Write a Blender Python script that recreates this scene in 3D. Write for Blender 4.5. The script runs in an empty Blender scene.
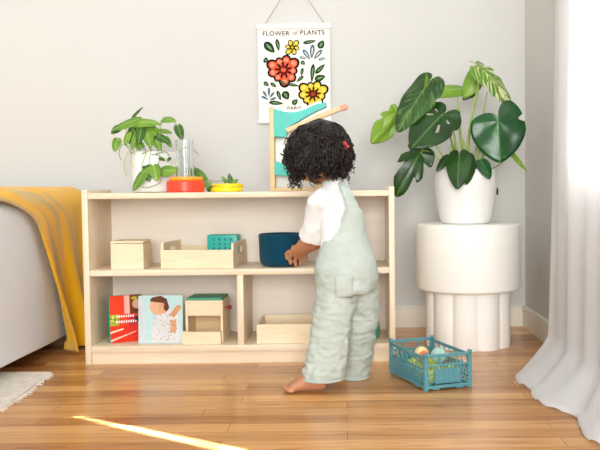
import bpy, bmesh, math, random
from mathutils import Vector, Matrix, noise, Euler
from mathutils.bvhtree import BVHTree
random.seed(7)
PI = math.pi
S = bpy.context.scene
C = S.collection
R_ = math.radians

# ------------------------------------------------------------------ camera
F = 824.0; CZ = 0.619; PX, PY = 345.0, 225.0
PITCH = math.atan(37.5/F); ROLL = -0.011
CM = Matrix.Rotation(PI/2-PITCH, 3, 'X') @ Matrix.Rotation(ROLL, 3, 'Z')
CO = Vector((0, 0, CZ))
cd = bpy.data.cameras.new('camera'); cam = bpy.data.objects.new('camera', cd); C.objects.link(cam)
cam.matrix_world = Matrix.Translation(CO) @ CM.to_4x4()
cd.sensor_width = 36; cd.lens = 36*F/600; cd.shift_x = (300-PX)/600; cd.clip_start = .05
S.camera = cam

def ray(px, py):
    return CM @ Vector(((px-PX)/F, -(py-PY)/F, -1))
def at(px, py, Y):
    d = ray(px, py); return CO + d*(Y/d.y)
def fl(px, py, z=0.0):
    d = ray(px, py); return CO + d*((z-CZ)/d.z)

# ------------------------------------------------------------------ materials
def lin(c):
    if isinstance(c, str):
        c = [int(c[i:i+2], 16)/255 for i in (0, 2, 4)]
    return tuple((x/12.92 if x <= .04045 else ((x+.055)/1.055)**2.4) for x in c)+(1,)
def newmat(name):
    m = bpy.data.materials.new(name); m.use_nodes = True
    nt = m.node_tree; b = nt.nodes['Principled BSDF']
    return m, nt, b
def coords(nt, scale=(1, 1, 1), kind='Object', rot=(0, 0, 0)):
    tc = nt.nodes.new('ShaderNodeTexCoord'); mp = nt.nodes.new('ShaderNodeMapping')
    mp.inputs['Scale'].default_value = scale; mp.inputs['Rotation'].default_value = rot
    nt.links.new(tc.outputs[kind], mp.inputs['Vector']); return mp.outputs['Vector']
def noise_n(nt, vec, scale, detail=3, rough=.5, dist=0):
    n = nt.nodes.new('ShaderNodeTexNoise'); n.inputs['Scale'].default_value = scale
    n.inputs['Detail'].default_value = detail; n.inputs['Roughness'].default_value = rough
    n.inputs['Distortion'].default_value = dist
    nt.links.new(vec, n.inputs['Vector']); return n.outputs['Fac']
def ramp(nt, fac, stops):
    r = nt.nodes.new('ShaderNodeValToRGB'); e = r.color_ramp.elements
    while len(e) < len(stops): e.new(.5)
    for i, (p, c) in enumerate(stops):
        e[i].position = p; e[i].color = lin(c) if not isinstance(c, float) else (c, c, c, 1)
    nt.links.new(fac, r.inputs['Fac']); return r.outputs['Color']
def mix(nt, fac, a, b, mode='MIX'):
    m = nt.nodes.new('ShaderNodeMix'); m.data_type = 'RGBA'; m.blend_type = mode
    for s, v in ((m.inputs['Factor'], fac), (m.inputs['A'], a), (m.inputs['B'], b)):
        if isinstance(v, bpy.types.NodeSocket): nt.links.new(v, s)
        elif isinstance(v, (int, float)): s.default_value = v
        else: s.default_value = lin(v)
    # RGBA sockets share names; pick the colour ones
    return m.outputs['Result']
def mixc(nt, fac, a, b, mode='MIX'):
    m = nt.nodes.new('ShaderNodeMix'); m.data_type = 'RGBA'; m.blend_type = mode
    A = [s for s in m.inputs if s.name == 'A' and s.type == 'RGBA'][0]
    B = [s for s in m.inputs if s.name == 'B' and s.type == 'RGBA'][0]
    O = [s for s in m.outputs if s.type == 'RGBA'][0]
    Fs = [s for s in m.inputs if s.name == 'Factor' and s.type == 'VALUE'][0]
    for s, v in ((Fs, fac), (A, a), (B, b)):
        if isinstance(v, bpy.types.NodeSocket): nt.links.new(v, s)
        elif isinstance(v, (int, float)): s.default_value = v
        else: s.default_value = lin(v)
    return O
def bump(nt, b, fac, strength=.2, dist=.01):
    n = nt.nodes.new('ShaderNodeBump'); n.inputs['Strength'].default_value = strength
    n.inputs['Distance'].default_value = dist
    nt.links.new(fac, n.inputs['Height']); nt.links.new(n.outputs['Normal'], b.inputs['Normal'])
def plain(name, c, rough=.5, var=.06, nscale=12, bmp=0, bscale=200, spec=.5, sheen=0):
    m, nt, b = newmat(name); v = coords(nt)
    base = lin(c)
    n = noise_n(nt, v, nscale)
    r = nt.nodes.new('ShaderNodeValToRGB'); e = r.color_ramp.elements
    e[0].position = .3; e[1].position = .7
    e[0].color = tuple(max(0, x*(1-var)) for x in base[:3])+(1,)
    e[1].color = tuple(min(1, x*(1+var)) for x in base[:3])+(1,)
    nt.links.new(n, r.inputs['Fac']); nt.links.new(r.outputs['Color'], b.inputs['Base Color'])
    b.inputs['Roughness'].default_value = rough; b.inputs['Specular IOR Level'].default_value = spec
    if sheen: b.inputs['Sheen Weight'].default_value = sheen
    if bmp: bump(nt, b, noise_n(nt, v, bscale), bmp, .004)
    return m
def wood(name, a, c, axis=0, rough=.5, s=6):
    m, nt, b = newmat(name); sc = [s*4]*3; sc[axis] = s*.35
    v = coords(nt, tuple(sc)); n = noise_n(nt, v, 1.6, 5, .6, .6)
    col = ramp(nt, n, [(.3, a), (.7, c)])
    nt.links.new(col, b.inputs['Base Color']); b.inputs['Roughness'].default_value = rough
    bump(nt, b, n, .05, .002); return m
M = {}
M['wall'] = plain('wall_paint', 'd5d4d0', .75, .012, 2, .04, 90, .3)
M['wallr'] = plain('side_wall_paint', 'd2cfc8', .75, .012, 2, .04, 90, .3)
M['trim'] = plain('trim_paint', 'ebe5d6', .45, .01, 3)
M['birch'] = wood('birch', 'e3cfb0', 'efdfc6', 0, .42)
M['birchv'] = wood('birch_vertical', 'e3cfb0', 'efdfc6', 2, .42)
M['back'] = wood('birch_veneer', 'e6dccf', 'eee6da', 0, .55, 3)
M['toy'] = wood('toy_wood', 'e6cfa8', 'f0dfc0', 0, .5, 9)
M['toyedge'] = wood('toy_wood_tan', 'd9b888', 'e4c89c', 0, .5, 9)
M['sheet'] = plain('bed_linen', 'e2e5e8', .9, .015, 8, .25, 60, .2)
M['dark'] = plain('dark_slats', '2a2420', .8, .1)
M['stool'] = plain('stool_plaster', 'f6f4ee', .6, .012, 5, .03, 120, .3)
M['pot'] = plain('white_ceramic', 'eeeeec', .3, .006, 5)
M['soil'] = plain('soil', '4a3524', .95, .3, 60, .8, 80)
M['blue'] = plain('blue_felt', '0a4259', .95, .1, 30, .8, 260, .15, .08)
M['teal'] = plain('teal_paint', '1fb0a2', .4, .02)
M['teald'] = plain('teal_deep', '128a86', .5, .03)
M['green'] = plain('green_paint', '3f9a78', .45, .03)
M['knob'] = plain('maroon_paint', '8f2430', .4, .05)
M['red'] = plain('red_paint', 'ee4427', .35, .02)
M['orange'] = plain('orange_paint', 'f9a522', .35, .02)
M['yellow'] = plain('yellow_paint', 'f6d414', .35, .02)
M['lemon'] = plain('lemon_paint', 'eee60f', .35, .02)
M['peach'] = plain('peach_paint', 'ee8f6c', .45, .03)
M['white'] = plain('white_paint', 'f2f1ee', .45, .01)
M['crate'] = plain('crate_plastic', '56929c', .38, .03, 6)
M['skin'] = plain('skin', 'bf8560', .5, .07, 18, .06, 160, .4)
M['shirt'] = plain('white_cotton', 'e8e9e9', .9, .015, 20, .35, 110, .15)
M['overall'] = None
M['stem'] = plain('plant_stem', '9cb552', .5, .1)
M['stemd'] = plain('plant_stem_dark', '6f8a3a', .5, .1)
M['black'] = plain('ink_black', '23211f', .7, .05)
M['paper'] = plain('poster_paper', 'f1eee6', .8, .01)
M['cord'] = plain('jute_cord', 'b7a27c', .9, .1)
M['pages'] = plain('book_pages', 'efeade', .8, .03, 80)

# linen overalls
m, nt, b = newmat('green_linen'); v = coords(nt)
n1 = noise_n(nt, v, 14, 3); n2 = noise_n(nt, coords(nt, (30, 30, 400)), 6, 2)
col = ramp(nt, n1, [(.3, 'b0bab0'), (.7, 'bfc8c0')])
nt.links.new(col, b.inputs['Base Color']); b.inputs['Roughness'].default_value = .9
b.inputs['Specular IOR Level'].default_value = .2
bump(nt, b, noise_n(nt, coords(nt, (1, 1, 2.4)), 38, 3, .6, .8), .45, .006)
M['overall'] = m
# hair
m, nt, b = newmat('dark_hair')
col = ramp(nt, noise_n(nt, coords(nt), 60, 2), [(.3, '0b0707'), (.75, '241412')])
nt.links.new(col, b.inputs['Base Color']); b.inputs['Roughness'].default_value = .36; b.inputs['Specular IOR Level'].default_value = .42
M['hair'] = m
# clear tube
m, nt, b = newmat('clear_acrylic')
b.inputs['Base Color'].default_value = (.96, .98, .98, 1); b.inputs['Roughness'].default_value = .03
b.inputs['Transmission Weight'].default_value = 1; b.inputs['IOR'].default_value = 1.35
M['clear'] = m
# curtain
m, nt, b = newmat('white_curtain_cloth')
b.inputs['Base Color'].default_value = lin('f7f6f6'); b.inputs['Roughness'].default_value = .9
b.inputs['Specular IOR Level'].default_value = .1
tr = nt.nodes.new('ShaderNodeBsdfTranslucent'); tr.inputs['Color'].default_value = (.93, .93, .93, 1)
ms = nt.nodes.new('ShaderNodeMixShader'); ms.inputs['Fac'].default_value = .48
out = nt.nodes['Material Output']
nt.links.new(b.outputs[0], ms.inputs[1]); nt.links.new(tr.outputs[0], ms.inputs[2]); nt.links.new(ms.outputs[0], out.inputs['Surface'])
M['curtain'] = m
# blanket: mustard with tan-grey woven blocks
m, nt, b = newmat('mustard_blanket')
uvn = nt.nodes.new('ShaderNodeTexCoord'); mp = nt.nodes.new('ShaderNodeMapping'); mp.inputs['Scale'].default_value = (3.2, 8, 1)
nt.links.new(uvn.outputs['UV'], mp.inputs['Vector'])
n = noise_n(nt, mp.outputs['Vector'], 1.0, 2, .4, .3)
col = ramp(nt, n, [(.50, 'eab010'), (.60, 'c8a566')])
nt.links.new(col, b.inputs['Base Color']); b.inputs['Roughness'].default_value = .9; b.inputs['Sheen Weight'].default_value = .2
b.inputs['Specular IOR Level'].default_value = .2
bump(nt, b, noise_n(nt, coords(nt), 180), .3, .004); M['blanket'] = m
# rug
m, nt, b = newmat('cream_rug')
n = noise_n(nt, coords(nt, (1, 1, 1)), 40, 4)
col = ramp(nt, n, [(.3, 'ddd3c4'), (.7, 'f3ece2')]); nt.links.new(col, b.inputs['Base Color'])
b.inputs['Roughness'].default_value = .95; bump(nt, b, noise_n(nt, coords(nt, (60, 200, 60)), 2), .6, .006); M['rug'] = m
# floor
m, nt, b = newmat('hardwood_floor')
v = coords(nt)
br = nt.nodes.new('ShaderNodeTexBrick'); nt.links.new(v, br.inputs['Vector'])
br.inputs['Scale'].default_value = 1; br.inputs['Brick Width'].default_value = .83; br.inputs['Row Height'].default_value = .074
br.inputs['Mortar Size'].default_value = .0009; br.inputs['Mortar Smooth'].default_value = .3; br.inputs['Bias'].default_value = -.15
br.offset = .37; br.offset_frequency = 2; br.squash = 1.3; br.squash_frequency = 3
br.inputs['Color1'].default_value = lin('dfae72'); br.inputs['Color2'].default_value = lin('a9713a'); br.inputs['Mortar'].default_value = lin('84552f')
g1 = noise_n(nt, coords(nt, (2.2, 34, 1)), 1.5, 5, .6, 1.2)
g2 = noise_n(nt, coords(nt, (.9, 9, 1)), 1.2, 3, .5, .8)
c1 = mixc(nt, .75, br.outputs['Color'], ramp(nt, g1, [(.28, '9a6a3c'), (.46, 'f2e4d0'), (.8, 'ffffff')]), 'MULTIPLY')
c2 = mixc(nt, .6, c1, ramp(nt, g2, [(.3, 'c29868'), (.5, 'ffffff'), (.75, 'fff6ea')]), 'MULTIPLY')
nt.links.new(c2, b.inputs['Base Color']); b.inputs['Roughness'].default_value = .26
bump(nt, b, br.outputs['Fac'], -.15, .001)
M['floor'] = m
# leaves
def leafmat(name, dark, light, vein, var=0.0, stripe='d5dca0', rough=.35, vein_w=.018):
    m, nt, b = newmat(name)
    tc = nt.nodes.new('ShaderNodeTexCoord'); sp = nt.nodes.new('ShaderNodeSeparateXYZ'); nt.links.new(tc.outputs['UV'], sp.inputs[0])
    def mth(op, a, c=None):
        n = nt.nodes.new('ShaderNodeMath'); n.operation = op
        for i, q in enumerate((a, c)):
            if q is None: continue
            if isinstance(q, (int, float)): n.inputs[i].default_value = q
            else: nt.links.new(q, n.inputs[i])
        return n.outputs[0]
    au = mth('ABSOLUTE', mth('SUBTRACT', sp.outputs['X'], .5))
    mid = mth('MULTIPLY', mth('LESS_THAN', au, vein_w), .75)
    ph = mth('SUBTRACT', sp.outputs['Y'], mth('MULTIPLY', au, .9))
    s = mth('ABSOLUTE', mth('SINE', mth('MULTIPLY', ph, 24)))
    side = mth('LESS_THAN', s, .06)
    vn = mth('MAXIMUM', mid, mth('MULTIPLY', side, .28))
    base = ramp(nt, noise_n(nt, coords(nt), 9, 2), [(.35, dark), (.65, light)])
    if var:
        cb = nt.nodes.new('ShaderNodeCombineXYZ'); nt.links.new(mth('MULTIPLY', ph, 16), cb.inputs[0]); nt.links.new(mth('MULTIPLY', sp.outputs['X'], 3), cb.inputs[1])
        nn = noise_n(nt, cb.outputs[0], 1.0, 2, .5, .3)
        f = nt.nodes.new('ShaderNodeValToRGB'); f.color_ramp.elements[0].position = .62-var*.15; f.color_ramp.elements[1].position = .64-var*.15
        nt.links.new(nn, f.inputs['Fac'])
        base = mixc(nt, f.outputs['Color'], base, stripe)
    col = mixc(nt, vn, base, vein)
    nt.links.new(col, b.inputs['Base Color']); b.inputs['Roughness'].default_value = rough
    t = nt.nodes.new('ShaderNodeBsdfTranslucent'); nt.links.new(col, t.inputs['Color'])
    ms = nt.nodes.new('ShaderNodeMixShader'); ms.inputs['Fac'].default_value = .22
    nt.links.new(b.outputs[0], ms.inputs[1]); nt.links.new(t.outputs[0], ms.inputs[2])
    nt.links.new(ms.outputs[0], nt.nodes['Material Output'].inputs['Surface'])
    return m
M['leafd'] = leafmat('monstera_dark', '16380f', '265219', '5f8a38', rough=.28)
M['leafg'] = leafmat('monstera_deep', '114a1e', '1f662a', '4f8c40', rough=.25)
M['leafv'] = leafmat('monstera_variegated', '1f4216', '355f20', '7c9c4c', .3, '5f8440')
M['leaft'] = leafmat('monstera_top', '4f8426', '76a238', 'cfdc8a', .55, 'e4e9b0')
M['leafl'] = leafmat('monstera_light', '7aa82c', '92bb3a', 'b9d06a')
M['pothl'] = leafmat('pothos_light', '5a8a26', '86b23c', 'b9d06a', vein_w=.03)
M['pothd'] = leafmat('pothos_dark', '2c561a', '477628', '9cba5a', vein_w=.03)

# ------------------------------------------------------------------ object helpers
WM = {}
def wm(o):
    m = o.matrix_basis.copy(); p = o.parent
    while p: m = p.matrix_basis @ m; p = p.parent
    return m
def obj(name, bm, mats, parent=None, local=False, smooth=0, mods=None):
    """link one mesh; coordinates are world ones unless local"""
    if parent is not None and not local:
        bm.transform(wm(parent).inverted())
    me = bpy.data.meshes.new(name); bm.normal_update(); bm.to_mesh(me); bm.free()
    o = bpy.data.objects.new(name, me); C.objects.link(o)
    if parent is not None: o.parent = parent
    for mm in (mats if isinstance(mats, (list, tuple)) else [mats]): me.materials.append(mm)
    if smooth:
        for p in me.polygons: p.use_smooth = True
        if smooth < 180:
            me.set_sharp_from_angle(angle=R_(smooth))
    return o
def tag(o, label=None, cat=None, group=None, kind=None):
    if label: o['label'] = label
    if cat: o['category'] = cat
    if group: o['group'] = group
    if kind: o['kind'] = kind
    return o
def thing(name, loc, rz=0, label=None, cat=None, group=None):
    o = bpy.data.objects.new(name, None); C.objects.link(o); o.empty_display_size = .05
    o.location = loc; o.rotation_euler = (0, 0, rz); return tag(o, label, cat, group)
def struct(name, bm, m, parent=None, smooth=0):
    o = obj(name, bm, m, parent, smooth=smooth)
    if parent is None: o['kind'] = 'structure'
    return o
def box(bm, x0, x1, y0, y1, z0, z1, bev=0, mi=0, seg=2):
    b2 = bmesh.new(); r = bmesh.ops.create_cube(b2, size=1)
    bmesh.ops.scale(b2, vec=(x1-x0, y1-y0, z1-z0), verts=b2.verts)
    bmesh.ops.translate(b2, vec=((x0+x1)/2, (y0+y1)/2, (z0+z1)/2), verts=b2.verts)
    if bev: bmesh.ops.bevel(b2, geom=list(b2.edges), offset=bev, segments=seg, affect='EDGES', profile=.5)
    for f in b2.faces: f.material_index = mi
    merge(bm, b2)
def merge(bm, b2):
    me = bpy.data.meshes.new('tmp'); b2.to_mesh(me); b2.free(); bm.from_mesh(me); bpy.data.meshes.remove(me)
def bx(*a, **k):
    bm = bmesh.new(); box(bm, *a, **k); return bm
def orient_box(bm, p0, p1, w, t, up=Vector((0, 0, 1)), bev=0):
    """bar from p0 to p1, w across, t along up-ish"""
    d = (p1-p0); L = d.length; d.normalize(); s = d.cross(up).normalized(); u = s.cross(d)
    b2 = bmesh.new(); bmesh.ops.create_cube(b2, size=1)
    bmesh.ops.scale(b2, vec=(L, w, t), verts=b2.verts)
    if bev: bmesh.ops.bevel(b2, geom=list(b2.edges), offset=bev, segments=2, affect='EDGES')
    m = Matrix((d, s, u)).transposed().to_4x4(); m.translation = (p0+p1)/2
    b2.transform(m); merge(bm, b2)
def lathe(bm, prof, c=(0, 0, 0), n=48, rfun=None, sx=1, sy=1, mi=0):
    """prof: list of (r, z)"""
    rings = []
    for r, z in prof:
        ring = []
        if r < 1e-6:
            ring = [bm.verts.new((c[0], c[1], c[2]+z))]
        else:
            for i in range(n):
                a = 2*PI*i/n; rr = r*(rfun(a, z) if rfun else 1)
                ring.append(bm.verts.new((c[0]+rr*math.cos(a)*sx, c[1]+rr*math.sin(a)*sy, c[2]+z)))
        rings.append(ring)
    for A, B in zip(rings, rings[1:]):
        if len(A) == 1 and len(B) == 1: continue
        for i in range(n):
            j = (i+1) % n
            if len(A) == 1: f = bm.faces.new((A[0], B[j], B[i]))
            elif len(B) == 1: f = bm.faces.new((A[i], A[j], B[0]))
            else: f = bm.faces.new((A[i], A[j], B[j], B[i]))
            f.material_index = mi
    bmesh.ops.recalc_face_normals(bm, faces=bm.faces)
def frames(pts):
    out = []; up = None
    for i, p in enumerate(pts):
        a = pts[max(0, i-1)]; b = pts[min(len(pts)-1, i+1)]; t = (b-a)
        t = t.normalized() if t.length > 1e-9 else Vector((0, 0, 1))
        if up is None: up = Vector((0, 0, 1)) if abs(t.z) < .9 else Vector((1, 0, 0))
        s = t.cross(up)
        if s.length < 1e-6: s = t.cross(Vector((0, 1, 0)))
        s.normalize(); u = s.cross(t).normalized(); up = u; out.append((s, u))
    return out
def tube(bm, pts, rad, n=8, mi=0, cap=True):
    pts = [Vector(p) for p in pts]; fr = frames(pts); rings = []
    for i, p in enumerate(pts):
        r = rad[i] if isinstance(rad, (list, tuple)) else rad; s, u = fr[i]
        rings.append([bm.verts.new(p + s*(r*math.cos(2*PI*k/n)) + u*(r*math.sin(2*PI*k/n))) for k in range(n)])
    for A, B in zip(rings, rings[1:]):
        for k in range(n):
            f = bm.faces.new((A[k], A[(k+1) % n], B[(k+1) % n], B[k])); f.material_index = mi
    if cap:
        for q in (list(reversed(rings[0])), rings[-1]):
            f = bm.faces.new(q); f.material_index = mi
def smoothpath(pts, n=8):
    pts = [Vector(p) for p in pts]; P = [pts[0]*2-pts[1]]+pts+[pts[-1]*2-pts[-2]]; out = []
    for i in range(1, len(P)-2):
        for k in range(n):
            t = k/n; a, b, c, d = P[i-1], P[i], P[i+1], P[i+2]
            out.append(.5*((2*b)+(c-a)*t+(2*a-5*b+4*c-d)*t*t+(3*b-a-3*c+d)*t**3))
    out.append(pts[-1]); return out
def ellipsoid(bm, c, r, rot=None, seg=20, mi=0):
    b2 = bmesh.new(); bmesh.ops.create_uvsphere(b2, u_segments=seg, v_segments=max(6, seg*2//3), radius=1)
    m = Matrix.Diagonal((*((r,)*3 if isinstance(r, (int, float)) else r), 1))
    if rot is not None: m = rot.to_4x4() @ m
    m = Matrix.Translation(c) @ m; b2.transform(m)
    for f in b2.faces: f.material_index = mi
    merge(bm, b2)
def loft(bm, secs, n=28, cap=True):
    """secs: list of (center, ax(vector incl. length), ay(vector incl. length))"""
    rings = []
    for c, ax, ay in secs:
        rings.append([bm.verts.new(Vector(c)+ax*math.cos(2*PI*k/n)+ay*math.sin(2*PI*k/n)) for k in range(n)])
    for A, B in zip(rings, rings[1:]):
        for k in range(n): bm.faces.new((A[k], A[(k+1) % n], B[(k+1) % n], B[k]))
    if cap: bm.faces.new(list(reversed(rings[0]))); bm.faces.new(rings[-1])
    bmesh.ops.recalc_face_normals(bm, faces=bm.faces)
def bake(o):
    bpy.context.view_layer.update()
    dg = bpy.context.evaluated_depsgraph_get()
    me = bpy.data.meshes.new_from_object(o.evaluated_get(dg)); old = o.data
    o.modifiers.clear(); o.data = me; me.name = old.name
    return o
def remesh(o, voxel, smooth=6, fac=.5):
    mats = [m for m in o.data.materials]
    r = o.modifiers.new('r', 'REMESH'); r.mode = 'VOXEL'; r.voxel_size = voxel; r.use_smooth_shade = True
    if smooth:
        s = o.modifiers.new('s', 'SMOOTH'); s.iterations = smooth; s.factor = fac
    bake(o)
    o.data.materials.clear()
    for m in mats: o.data.materials.append(m)
    for p in o.data.polygons: p.use_smooth = True; p.material_index = 0
    return o
def cut(o, cutbm):
    me = bpy.data.meshes.new('c'); cutbm.to_mesh(me); cutbm.free(); c = bpy.data.objects.new('c', me); C.objects.link(c)
    c.matrix_world = wm(o)
    bo = o.modifiers.new('b', 'BOOLEAN'); bo.operation = 'DIFFERENCE'; bo.object = c; bo.solver = 'EXACT'
    bake(o); bpy.data.objects.remove(c); bpy.data.meshes.remove(me)
    return o
def copy_tree(o, parent=None):
    c = o.copy(); C.objects.link(c); c.parent = parent if parent else o.parent
    for ch in [q for q in bpy.data.objects if q.parent == o]: copy_tree(ch, c)
    return c
def solid(o, t):
    s = o.modifiers.new('solid', 'SOLIDIFY'); s.thickness = t; s.offset = 0; return o

# ------------------------------------------------------------------ room shell
WY = 3.625
corner = at(525.2, 325.3, WY); RX = corner.x
struct('floor', bx(-3.2, 2.2, -1.2, WY+.1, -.05, 0), M['floor'])
struct('wall_back', bx(-3.2, RX+.15, WY, WY+.12, 0, 2.7), M['wall'])
# right wall with window opening
bm = bmesh.new(); wy0, wy1, wz0, wz1 = 1.55, 2.62, .62, 2.15
box(bm, RX, RX+.14, wy1, WY, 0, 2.7); box(bm, RX, RX+.14, .9, wy0, 0, 2.7)
box(bm, RX, RX+.14, wy0, wy1, 0, wz0); box(bm, RX, RX+.14, wy0, wy1, wz1, 2.7)
struct('wall_right', bm, M['wallr'])
bm = bmesh.new()
box(bm, -3.2, RX, WY-.016, WY, 0, .084, .0); box(bm, -3.2, RX, WY-.013, WY, .084, .092, .003)
struct('baseboard_back', bm, M['trim'])
bm = bmesh.new(); box(bm, RX-.016, RX, .9, WY-.016, 0, .084); box(bm, RX-.013, RX, .9, WY-.013, .084, .092, .003)
struct('baseboard_right', bm, M['trim'])
bm = bmesh.new()
box(bm, RX+.03, RX+.09, wy0, wy0+.05, wz0, wz1, .004); box(bm, RX+.03, RX+.09, wy1-.05, wy1, wz0, wz1, .004)
box(bm, RX+.03, RX+.09, wy0+.05, wy1-.05, wz0, wz0+.05, .004); box(bm, RX+.03, RX+.09, wy0+.05, wy1-.05, wz1-.05, wz1, .004)
box(bm, RX+.035, RX+.085, wy0+.05, wy1-.05, 1.36, 1.40, .004)
win = struct('window_1', bm, M['trim'])
struct('window_pane', bx(RX+.055, RX+.061, wy0+.05, wy1-.05, wz0+.05, wz1-.05), M['clear'], win)

# ------------------------------------------------------------------ curtain
def curtain():
    bm = bmesh.new(); nv, nz = 150, 60; H = 2.6; g = []
    for j in range(nz+1):
        z = H*(j/nz)**1.35; row = []
        k = max(0, 1-z/.095)**1.35
        k2 = max(0, 1-z/1.5)
        Yl = 2.86 - .20*k + .0*k2 
        for i in range(nv+1):
            u = i/nv; Y = Yl-(Yl-1.25)*u
            A = .003+.004*min(1, u*4)
            fold = A*math.sin(u*60+.5*math.sin(z*1.5))*(1-.55*k) + .006*math.sin(u*23+z*2)
            X = RX-.064-.026*k2 + fold - k*(.135+.03*math.sin(u*9+.6)) - .012*k*math.sin(u*31)
            zz = z + (.004+.010*max(0, math.sin(u*70)*math.sin(u*23)) if j == 0 else 0)
            row.append(bm.verts.new((X, Y, zz)))
        g.append(row)
    for j in range(nz):
        for i in range(nv): bm.faces.new((g[j][i], g[j][i+1], g[j+1][i+1], g[j+1][i]))
    o = obj('curtain', bm, M['curtain'], smooth=180)
    solid(o, .0015)
    tag(o, 'long white curtain over the window on the right, its hem trailing on the floor', 'curtain')
curtain()

# ------------------------------------------------------------------ bed
BX = -1.10
bed = thing('bed', (BX-.75, 2.4, 0), 0, 'white bed at the left with smooth white side, partly under the yellow blanket', 'bed')
bm = bmesh.new(); box(bm, BX-1.5, BX, 1.3, 3.5, .05, .60, .0)
bmesh.ops.bevel(bm, geom=[e for e in bm.edges if all(v.co.z > .5 for v in e.verts)], offset=.07, segments=8, affect='EDGES', profile=.5)
bmesh.ops.bevel(bm, geom=[e for e in bm.edges if all(v.co.z < .1 for v in e.verts)], offset=.006, segments=2, affect='EDGES')
bmesh.ops.subdivide_edges(bm, edges=[e for e in bm.edges if e.calc_length() > .3], cuts=16, use_grid_fill=True)
o = obj('mattress', bm, M['sheet'], bed, smooth=60)
for v in o.data.vertices:
    w = v.co + bed.location
    v.co += v.normal*.006*noise.noise(w*2.2)
bm = bmesh.new(); box(bm, BX-1.42, BX-.12, 1.4, 3.4, .012, .052)
obj('bed_frame', bm, M['dark'], bed)
for yy in (1.5, 3.3):
    for xx in (BX-1.35, BX-.2): obj('bed_foot', bx(xx-.02, xx+.02, yy-.02, yy+.02, 0, .013), M['dark'], bed)

# blanket
def blanket():
    prof = [(-2.2, .622), (-1.7, .626), (-1.35, .628), (-1.2, .626), (-1.14, .622), (-1.095, .588), (-1.083, .53), (-1.08, .42), (-1.078, .3), (-1.072, .17), (-1.065, .07), (-1.06, .012)]
    near = [2.15, 2.2, 2.3, 2.4, 2.5, 2.62, 2.84, 2.93, 2.99, 3.05, 3.08, 3.07]
    far = [3.47]*6+[3.45, 3.44, 3.43, 3.42, 3.42, 3.42]
    P = smoothpath([Vector((x, z, 0)) for x, z in prof], 6)
    N = smoothpath([Vector((n_, f_, 0)) for n_, f_ in zip(near, far)], 6)
    nv = 60; bm = bmesh.new(); uvl = bm.loops.layers.uv.new('UV'); g = []
    for i, (p, nf) in enumerate(zip(P, N)):
        row = []; s = i/(len(P)-1); hang = max(0, (s-.45)/.55)
        for j in range(nv+1):
            t = j/nv; Y = nf.x+(nf.y-nf.x)*t
            w = hang*(.016+.022*hang)*math.sin(t*13+.6+s*1.2) + hang*.008*math.sin(t*31) + .03*hang*t
            w = max(w, -.012 if hang < .9 else -.03)
            bulge = .012*math.exp(-((t-.0)/.05)**2)*(1 if hang > 0 else 0)
            zt = (1-min(1, hang*6))*.007*math.sin(Y*17+p.x*6)
            row.append(bm.verts.new((p.x+w*1.0+.012*hang, Y, max(.004, p.y+zt))))
        g.append(row)
    for i in range(len(P)-1):
        for j in range(nv):
            f = bm.faces.new((g[i][j], g[i+1][j], g[i+1][j+1], g[i][j+1]))
            for l, (a, b_) in zip(f.loops, ((i, j), (i+1, j), (i+1, j+1), (i, j+1))): l[uvl].uv = (a/(len(P)-1), b_/nv)
    o = obj('throw_blanket', bm, M['blanket'], smooth=180); solid(o, .006)
    tag(o, 'mustard yellow and tan blanket draped over the bed corner beside the shelf', 'blanket')
blanket()

# ------------------------------------------------------------------ rug
def rug():
    a, b_, c, d = fl(-60, 374.5), fl(51, 374.5), fl(27, 394), fl(-60, 452)
    e = fl(0, 411)
    bm = bmesh.new(); n = 26
    outline = [a, b_] + [b_.lerp(c, k/6)+Vector((random.uniform(-.004, .004), random.uniform(-.004, .004), 0)) for k in range(1, 7)]
    outline += [c.lerp(e, k/6)+Vector((random.uniform(-.006, .006), random.uniform(-.005, .005), 0)) for k in range(1, 7)] + [d]
    top = [bm.verts.new(p+Vector((0, 0, .009))) for p in outline]; bot = [bm.verts.new(p+Vector((0, 0, .001))) for p in outline]
    bm.faces.new(list(reversed(top))); bm.faces.new(bot)
    for i in range(len(top)):
        j = (i+1) % len(top); bm.faces.new((top[i], top[j], bot[j], bot[i]))
    bmesh.ops.recalc_face_normals(bm, faces=bm.faces)
    root = thing('rug', (sum(p.x for p in outline)/len(outline), sum(p.y for p in outline)/len(outline), 0), 0, 'cream woven rug with frayed edge on the wood floor by the bed', 'rug')
    obj('rug_mat', bm, M['rug'], root)
    bm = bmesh.new()
    for (p, q) in ((b_, c), (c, e), (e, d)):
        m_ = int((q-p).length/.007)
        for k in range(m_):
            s0 = p.lerp(q, k/m_)+Vector((0, 0, .005)); nrm = Vector((q.y-p.y, -(q.x-p.x), 0)).normalized()
            if nrm.x < 0: nrm = -nrm
            L = random.uniform(.006, .016)
            tube(bm, [s0, s0+nrm*L*.5+Vector((random.uniform(-.003, .003), 0, -.001)), s0+nrm*L+Vector((random.uniform(-.005, .005), random.uniform(-.004, .004), -.003))], .0011, 4)
    obj('fringe', bm, M['rug'], root)
rug()

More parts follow.
